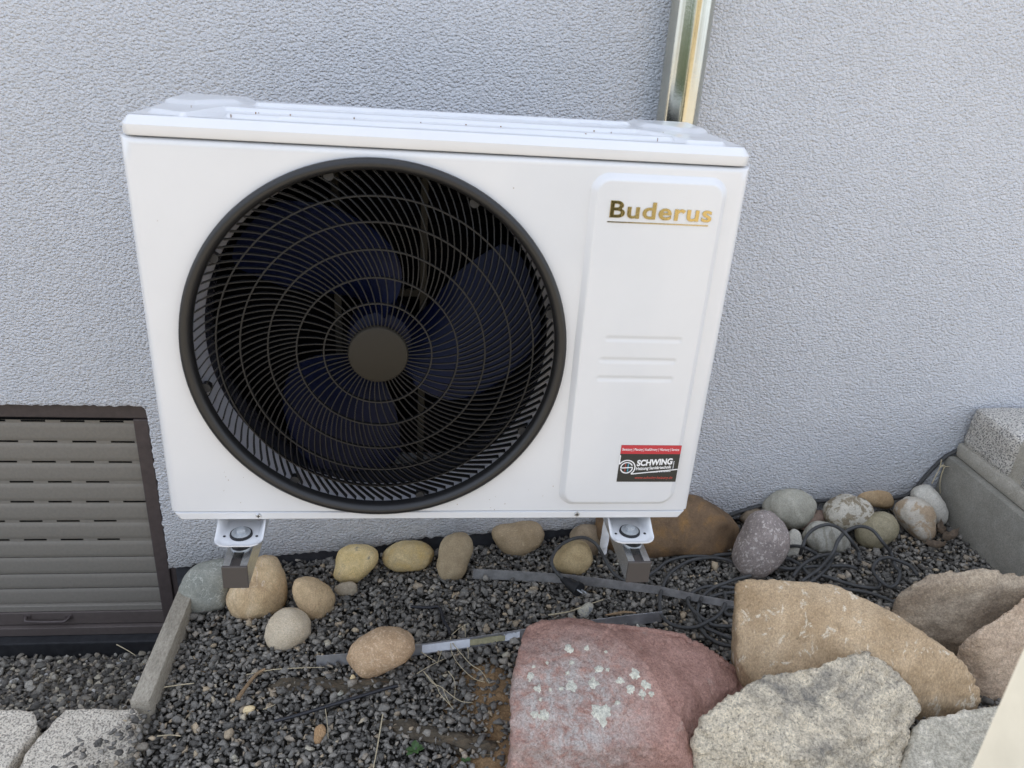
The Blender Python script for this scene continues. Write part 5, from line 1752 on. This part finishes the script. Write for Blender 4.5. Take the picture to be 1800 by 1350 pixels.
# extension cable: the coil, the loop round the stone and the plug
ec = thing('extension_cable', 'coil of dark grey cable with a plug lying on gravel behind the boulders', 'cable', (1.2498, -0.3168, 0.025))
cm = MB()
CR = .0050
for pts in (
    [(1.0928, -0.2294, 0.0253), (1.105, -0.2196, 0.0265), (1.1363, -0.1957, 0.0296), (1.1698, -0.1698, 0.033), (1.2223, -0.1566, 0.0382), (1.2822, -0.1638, 0.0442), (1.3361, -0.1876, 0.0496), (1.3552, -0.2076, 0.0515)],
    [(1.3336, -0.1924, 0.0534), (1.3035, -0.1775, 0.0503), (1.2731, -0.1758, 0.0473), (1.2318, -0.1808, 0.0432), (1.1873, -0.205, 0.0387), (1.1493, -0.2394, 0.0349), (1.1257, -0.2778, 0.0326), (1.1087, -0.3127, 0.0309), (1.0933, -0.3644, 0.0293), (1.0929, -0.3947, 0.0293), (1.1065, -0.4234, 0.0307), (1.1315, -0.4385, 0.0331), (1.1658, -0.4414, 0.0366), (1.1978, -0.4279, 0.0398), (1.2289, -0.4126, 0.0429), (1.2538, -0.3874, 0.0454), (1.2725, -0.3546, 0.0473), (1.2799, -0.3252, 0.048)],
    [(1.1786, -0.3387, 0.0359), (1.1947, -0.3135, 0.0375), (1.2274, -0.2964, 0.0407), (1.2594, -0.2948, 0.0439), (1.3133, -0.3089, 0.0493), (1.335, -0.3183, 0.0515)],
    [(1.203, -0.3553, 0.0443), (1.2184, -0.3334, 0.0458), (1.254, -0.3076, 0.0494), (1.2902, -0.294, 0.053), (1.3238, -0.2829, 0.0564), (1.372, -0.2738, 0.0612)],
    [(1.2238, -0.3398, 0.0384), (1.2385, -0.3328, 0.0399), (1.2702, -0.3251, 0.043), (1.302, -0.3236, 0.0462), (1.334, -0.322, 0.0494)],
    [(1.187, -0.3192, 0.0347), (1.1766, -0.336, 0.0337), (1.1744, -0.3596, 0.0334), (1.183, -0.39, 0.0343), (1.1979, -0.4178, 0.0358), (1.2114, -0.4365, 0.0371), (1.2383, -0.4445, 0.0398), (1.2734, -0.4508, 0.0433)],
    [(1.2198, -0.3216, 0.036), (1.2092, -0.3413, 0.0349), (1.1895, -0.3771, 0.0329), (1.1837, -0.4107, 0.0324), (1.191, -0.4397, 0.0331), (1.2129, -0.4619, 0.0353), (1.2353, -0.4812, 0.0375), (1.2565, -0.4974, 0.0396)],
    [(1.1842, -0.4254, 0.0304), (1.179, -0.4413, 0.0299), (1.1834, -0.4637, 0.0303), (1.1931, -0.4811, 0.0313), (1.2099, -0.4993, 0.033), (1.2429, -0.5143, 0.0363)],
    [(1.2974, -0.1705, 0.0477), (1.3193, -0.1649, 0.0499), (1.3655, -0.1665, 0.0546), (1.4041, -0.1651, 0.0584)],
    [(1.2958, -0.3864, 0.0436), (1.2727, -0.3773, 0.0413), (1.258, -0.3898, 0.0398), (1.2632, -0.4035, 0.0403), (1.2895, -0.4087, 0.0429)],
    [(1.4787, -0.2977, 0.0759), (1.5246, -0.255, 0.0805), (1.5751, -0.2284, 0.0855), (1.6119, -0.2209, 0.0892), (1.645, -0.2215, 0.0925)],
    [(1.4534, -0.2214, 0.0653), (1.4991, -0.2109, 0.0699), (1.5214, -0.2357, 0.0721), (1.53, -0.2829, 0.073), (1.5343, -0.3199, 0.0734)],
    [(1.5533, -0.2813, 0.0713), (1.5813, -0.3017, 0.0741), (1.6095, -0.3259, 0.077), (1.6391, -0.346, 0.0799), (1.6835, -0.3622, 0.0843), (1.7022, -0.3473, 0.0862), (1.7109, -0.3167, 0.0871)],
    [(1.5702, -0.3256, 0.071), (1.5983, -0.3494, 0.0738), (1.6314, -0.3619, 0.0771), (1.6624, -0.3779, 0.0802), (1.6949, -0.4091, 0.0835), (1.7034, -0.4214, 0.0843)],
    [(1.4379, -0.2335, 0.0618), (1.4594, -0.2409, 0.0639), (1.4944, -0.2545, 0.0674), (1.5363, -0.2523, 0.0716), (1.5893, -0.2559, 0.0769), (1.6531, -0.2653, 0.0833), (1.6725, -0.2807, 0.0852)],
    [(1.431, -0.2078, 0.0651), (1.4803, -0.1889, 0.07), (1.5169, -0.1767, 0.0837), (1.5373, -0.1888, 0.0957), (1.5603, -0.2056, 0.098), (1.5908, -0.2098, 0.0811), (1.6019, -0.2332, 0.0822)],
    [(1.5281, -0.2267, 0.0978), (1.5132, -0.2528, 0.1463), (1.542, -0.2133, 0.1492), (1.5808, -0.1829, 0.1531), (1.6198, -0.1713, 0.157), (1.6409, -0.1852, 0.1591), (1.6504, -0.2162, 0.16), (1.6675, -0.2356, 0.1418), (1.6973, -0.2299, 0.1047), (1.6878, -0.2584, 0.0938)],
    [(1.5012, -0.3111, 0.0701), (1.5239, -0.3028, 0.0824), (1.5615, -0.2797, 0.0862), (1.5945, -0.2698, 0.1295), (1.6204, -0.2403, 0.152), (1.6642, -0.2023, 0.1564), (1.7109, -0.1873, 0.1611), (1.7359, -0.2086, 0.1636), (1.7537, -0.2418, 0.1454), (1.7875, -0.2454, 0.1088), (1.7689, -0.2979, 0.1069), (1.7663, -0.3263, 0.1066), (1.7358, -0.3656, 0.1036), (1.7083, -0.3772, 0.1008), (1.6882, -0.3514, 0.1088), (1.7036, -0.3007, 0.1004), (1.7364, -0.2679, 0.1036), (1.7616, -0.272, 0.1162), (1.7925, -0.2804, 0.1093), (1.809, -0.3038, 0.1109), (1.8067, -0.3443, 0.1107)],
    [(1.511, -0.3244, 0.0711), (1.5567, -0.295, 0.0757), (1.6004, -0.2601, 0.08), (1.6162, -0.2465, 0.1116)],
    ):
    cm.tube(pts, CR, 8)
# loop round the tan stone, from the plug
cm.tube([(0.8697, -0.228, 0.012), (0.8472, -0.2194, 0.0297), (0.834, -0.1956, 0.0384), (0.8322, -0.177, 0.0482), (0.8481, -0.1484, 0.0598), (0.8707, -0.1392, 0.0771), (0.9022, -0.1291, 0.0852), (0.9298, -0.13, 0.088), (0.9505, -0.1429, 0.0851), (0.9676, -0.154, 0.0718), (0.99, -0.1651, 0.034), (1.0026, -0.2054, 0.0253), (1.0258, -0.237, 0.0226), (1.0491, -0.2455, 0.0199)], CR, 8)
cm.obj('cord', M['cable'], ec, smooth=60)
def plug():
    a, b = Vector([(0.8688, -0.2365, 0.0189), (0.8962, -0.2737, 0.0216)][0]), Vector([(0.8688, -0.2365, 0.0189), (0.8962, -0.2737, 0.0216)][1])
    d = (b-a).normalized()
    mb = MB()
    mb.cyl(a-d*.02, a+d*.005, .007, .012, 20).cyl(a+d*.005, b-d*.012, .015, .017, 24).cyl(b-d*.012, b, .0195, .0195, 28)
    p = mb.obj('plug', M['rubber'], ec, smooth=40)
    side = d.cross(Vector((.35, .3, .9))).normalized()
    for s in (-1, 1):
        c = b+side*(.0095*s)
        MB().cyl(c, c+d*.019, .0024, .0022, 12).obj('pin', M['bolt'], p, smooth=40)
plug()
wcab = MB().tube([(1.3852, -0.008, 0.0656), (1.418, -0.008, 0.084), (1.455, -0.008, 0.0983), (1.503, -0.008, 0.1126), (1.592, -0.008, 0.1226), (1.6825, -0.008, 0.1286), (1.7375, -0.008, 0.1306), (1.8296, -0.008, 0.1345), (1.9036, -0.008, 0.1385), (1.961, -0.008, 0.1488), (1.9889, -0.008, 0.1819), (2.0098, -0.008, 0.2248), (2.0279, -0.008, 0.2572), (2.0502, -0.008, 0.2872), (2.0774, -0.008, 0.3072), (2.099, -0.008, 0.3212), (2.1235, -0.008, 0.3371)], .0062, 8)
o = wcab.obj('wall_cable', M['cable'], smooth=60)
tag(o, 'black cable running along the foot of the wall up to the granite block', 'cable')
# bare stems against the concrete
tw = MB().tube([(2.0221, -0.03, 0.29), (2.0253, -0.03, 0.2622), (2.0198, -0.03, 0.2262), (2.0168, -0.03, 0.2059)], .0016, 6).tube([(2.0253, -0.03, 0.2622), (2.0321, -0.03, 0.2702), (2.0389, -0.03, 0.2663), (2.0391, -0.03, 0.2302), (2.0494, -0.03, 0.1855), (2.0648, -0.03, 0.1546)], .0018, 6).tube([(2.0333, -0.03, 0.2662), (2.0537, -0.03, 0.2663), (2.0729, -0.03, 0.2644)], .0014, 6)
o = tw.obj('bare_stem', M['straw'], smooth=60)
tag(o, 'thin forked dry stem against the concrete behind the white pitted stone', 'stem')

# leaf crumbs and needles blown into the gravel
def litter():
    r = np.random.default_rng(21)
    mb = MB()
    for k in range(420):
        if k < 260:
            x, y = r.uniform(-.12, 2.0), r.uniform(-1.0, -.02)
        elif k < 330:
            x, y = r.uniform(-.9, -.18), r.uniform(-.6, -.03)
        else:
            x, y = r.uniform(.45, 2.0), r.uniform(-.13, -.01)      # more of it against the wall
        z = float(ground_z(np.array(x), np.array(y)))+r.uniform(.006, .014)
        a = r.uniform(0, 2*PI)
        if r.uniform() < .55:
            L, w = r.uniform(.003, .009), r.uniform(.002, .005)
        else:
            L, w = r.uniform(.015, .04), r.uniform(.0005, .0009)
        d = np.array([math.cos(a), math.sin(a), r.uniform(-.25, .25)])
        e = np.array([-math.sin(a), math.cos(a), r.uniform(-.4, .4)])
        c = np.array([x, y, z])
        up = np.array([0, 0, min(.002, w)])
        mb.add([c-d*L/2, c-e*w/2+up, c+d*L/2, c+e*w/2+up, c-up], [(0, 1, 3), (1, 2, 3), (0, 4, 1), (1, 4, 2), (2, 4, 3), (3, 4, 0)])
    m = gravel_mat('leaf_crumbs', [(0, (.10, .065, .04)), (.4, (.20, .135, .08)), (.75, (.33, .25, .15)), (1, (.46, .38, .25))], .9)
    o = mb.obj('leaf_litter', m)
    o['kind'] = 'stuff'
litter()

# ------------------------------------------------------------------ post close to the camera, lower right
PL = (1.035, -1.4, 0.805)
pm = MB().box((PL[0], -1.52, -.2), (PL[0]+.085, -1.40, 1.62), .010)
o = pm.obj('cream_post', M['cream'], smooth=40)
tag(o, 'cream painted post close to the camera at the lower right corner', 'post')

# ------------------------------------------------------------------ added unseen garden behind the camera, for the pipe and gilt letters to mirror
def mirrored_garden():
    h = MB()
    r = random.Random(3)
    nb = thing('added_house', 'added sunlit ochre house, unseen behind the camera, mirrored in the pipe', 'house', (7, -22, -.15))
    MB().box((3, -26, -.15), (11, -18, 5.2)).obj('wall', M['wall_far'], nb)
    rf = MB().add([(2.6, -26.4, 5.2), (11.4, -26.4, 5.2), (11.4, -17.6, 5.2), (2.6, -17.6, 5.2), (2.6, -22, 8), (11.4, -22, 8)], [(3, 2, 5, 4), (1, 0, 4, 5), (0, 3, 4), (2, 1, 5)])
    rf.obj('roof', M['roof_far'], nb)
    for x in (4.2, 6.4, 8.8):
        MB().box((x, -18, 1.0), (x+1.1, -17.95, 2.4)).obj('window', M['glass_far'], nb)
    hd = MB()
    for k in range(30):
        x = -14+k*.52
        rr = r.uniform(.55, .8)
        z = r.uniform(.8, 1.3)
        v = ICO3_V*np.array([rr, .6, z])+np.array([x, -11+r.uniform(-.1, .1), z-.25])
        v = v+np.array([[.08*noise.noise(Vector(p)*4)]*3 for p in v.tolist()])
        hd.add(v, ICO3_F)
    o = hd.obj('added_hedge', M['added_hedge'], smooth=180)
    tag(o, 'added row of dark green bushes, unseen behind the camera, mirrored in the pipe', 'added_hedge')
mirrored_garden()
def mirrored_shrub():  # unseen dark bush, added to darken the reflection in the first letter
    r = random.Random(8)
    hd = MB()
    for k in range(26):
        a, rr = r.uniform(0, 2*PI), r.uniform(0, .5)
        c = np.array([1.62+rr*math.cos(a)*.8, -5.2+rr*math.sin(a)*.8, r.uniform(.12, .95)])
        v = ICO3_V*r.uniform(.22, .36)+c
        v = v+np.array([[.06*noise.noise(Vector(p)*9)]*3 for p in v.tolist()])
        hd.add(v, ICO3_F)
    o = hd.obj('added_shrub', M['added_shrub'], smooth=180)
    tag(o, 'added dark bush, unseen behind the camera, mirrored in the gilt letters', 'added_shrub')
mirrored_shrub()
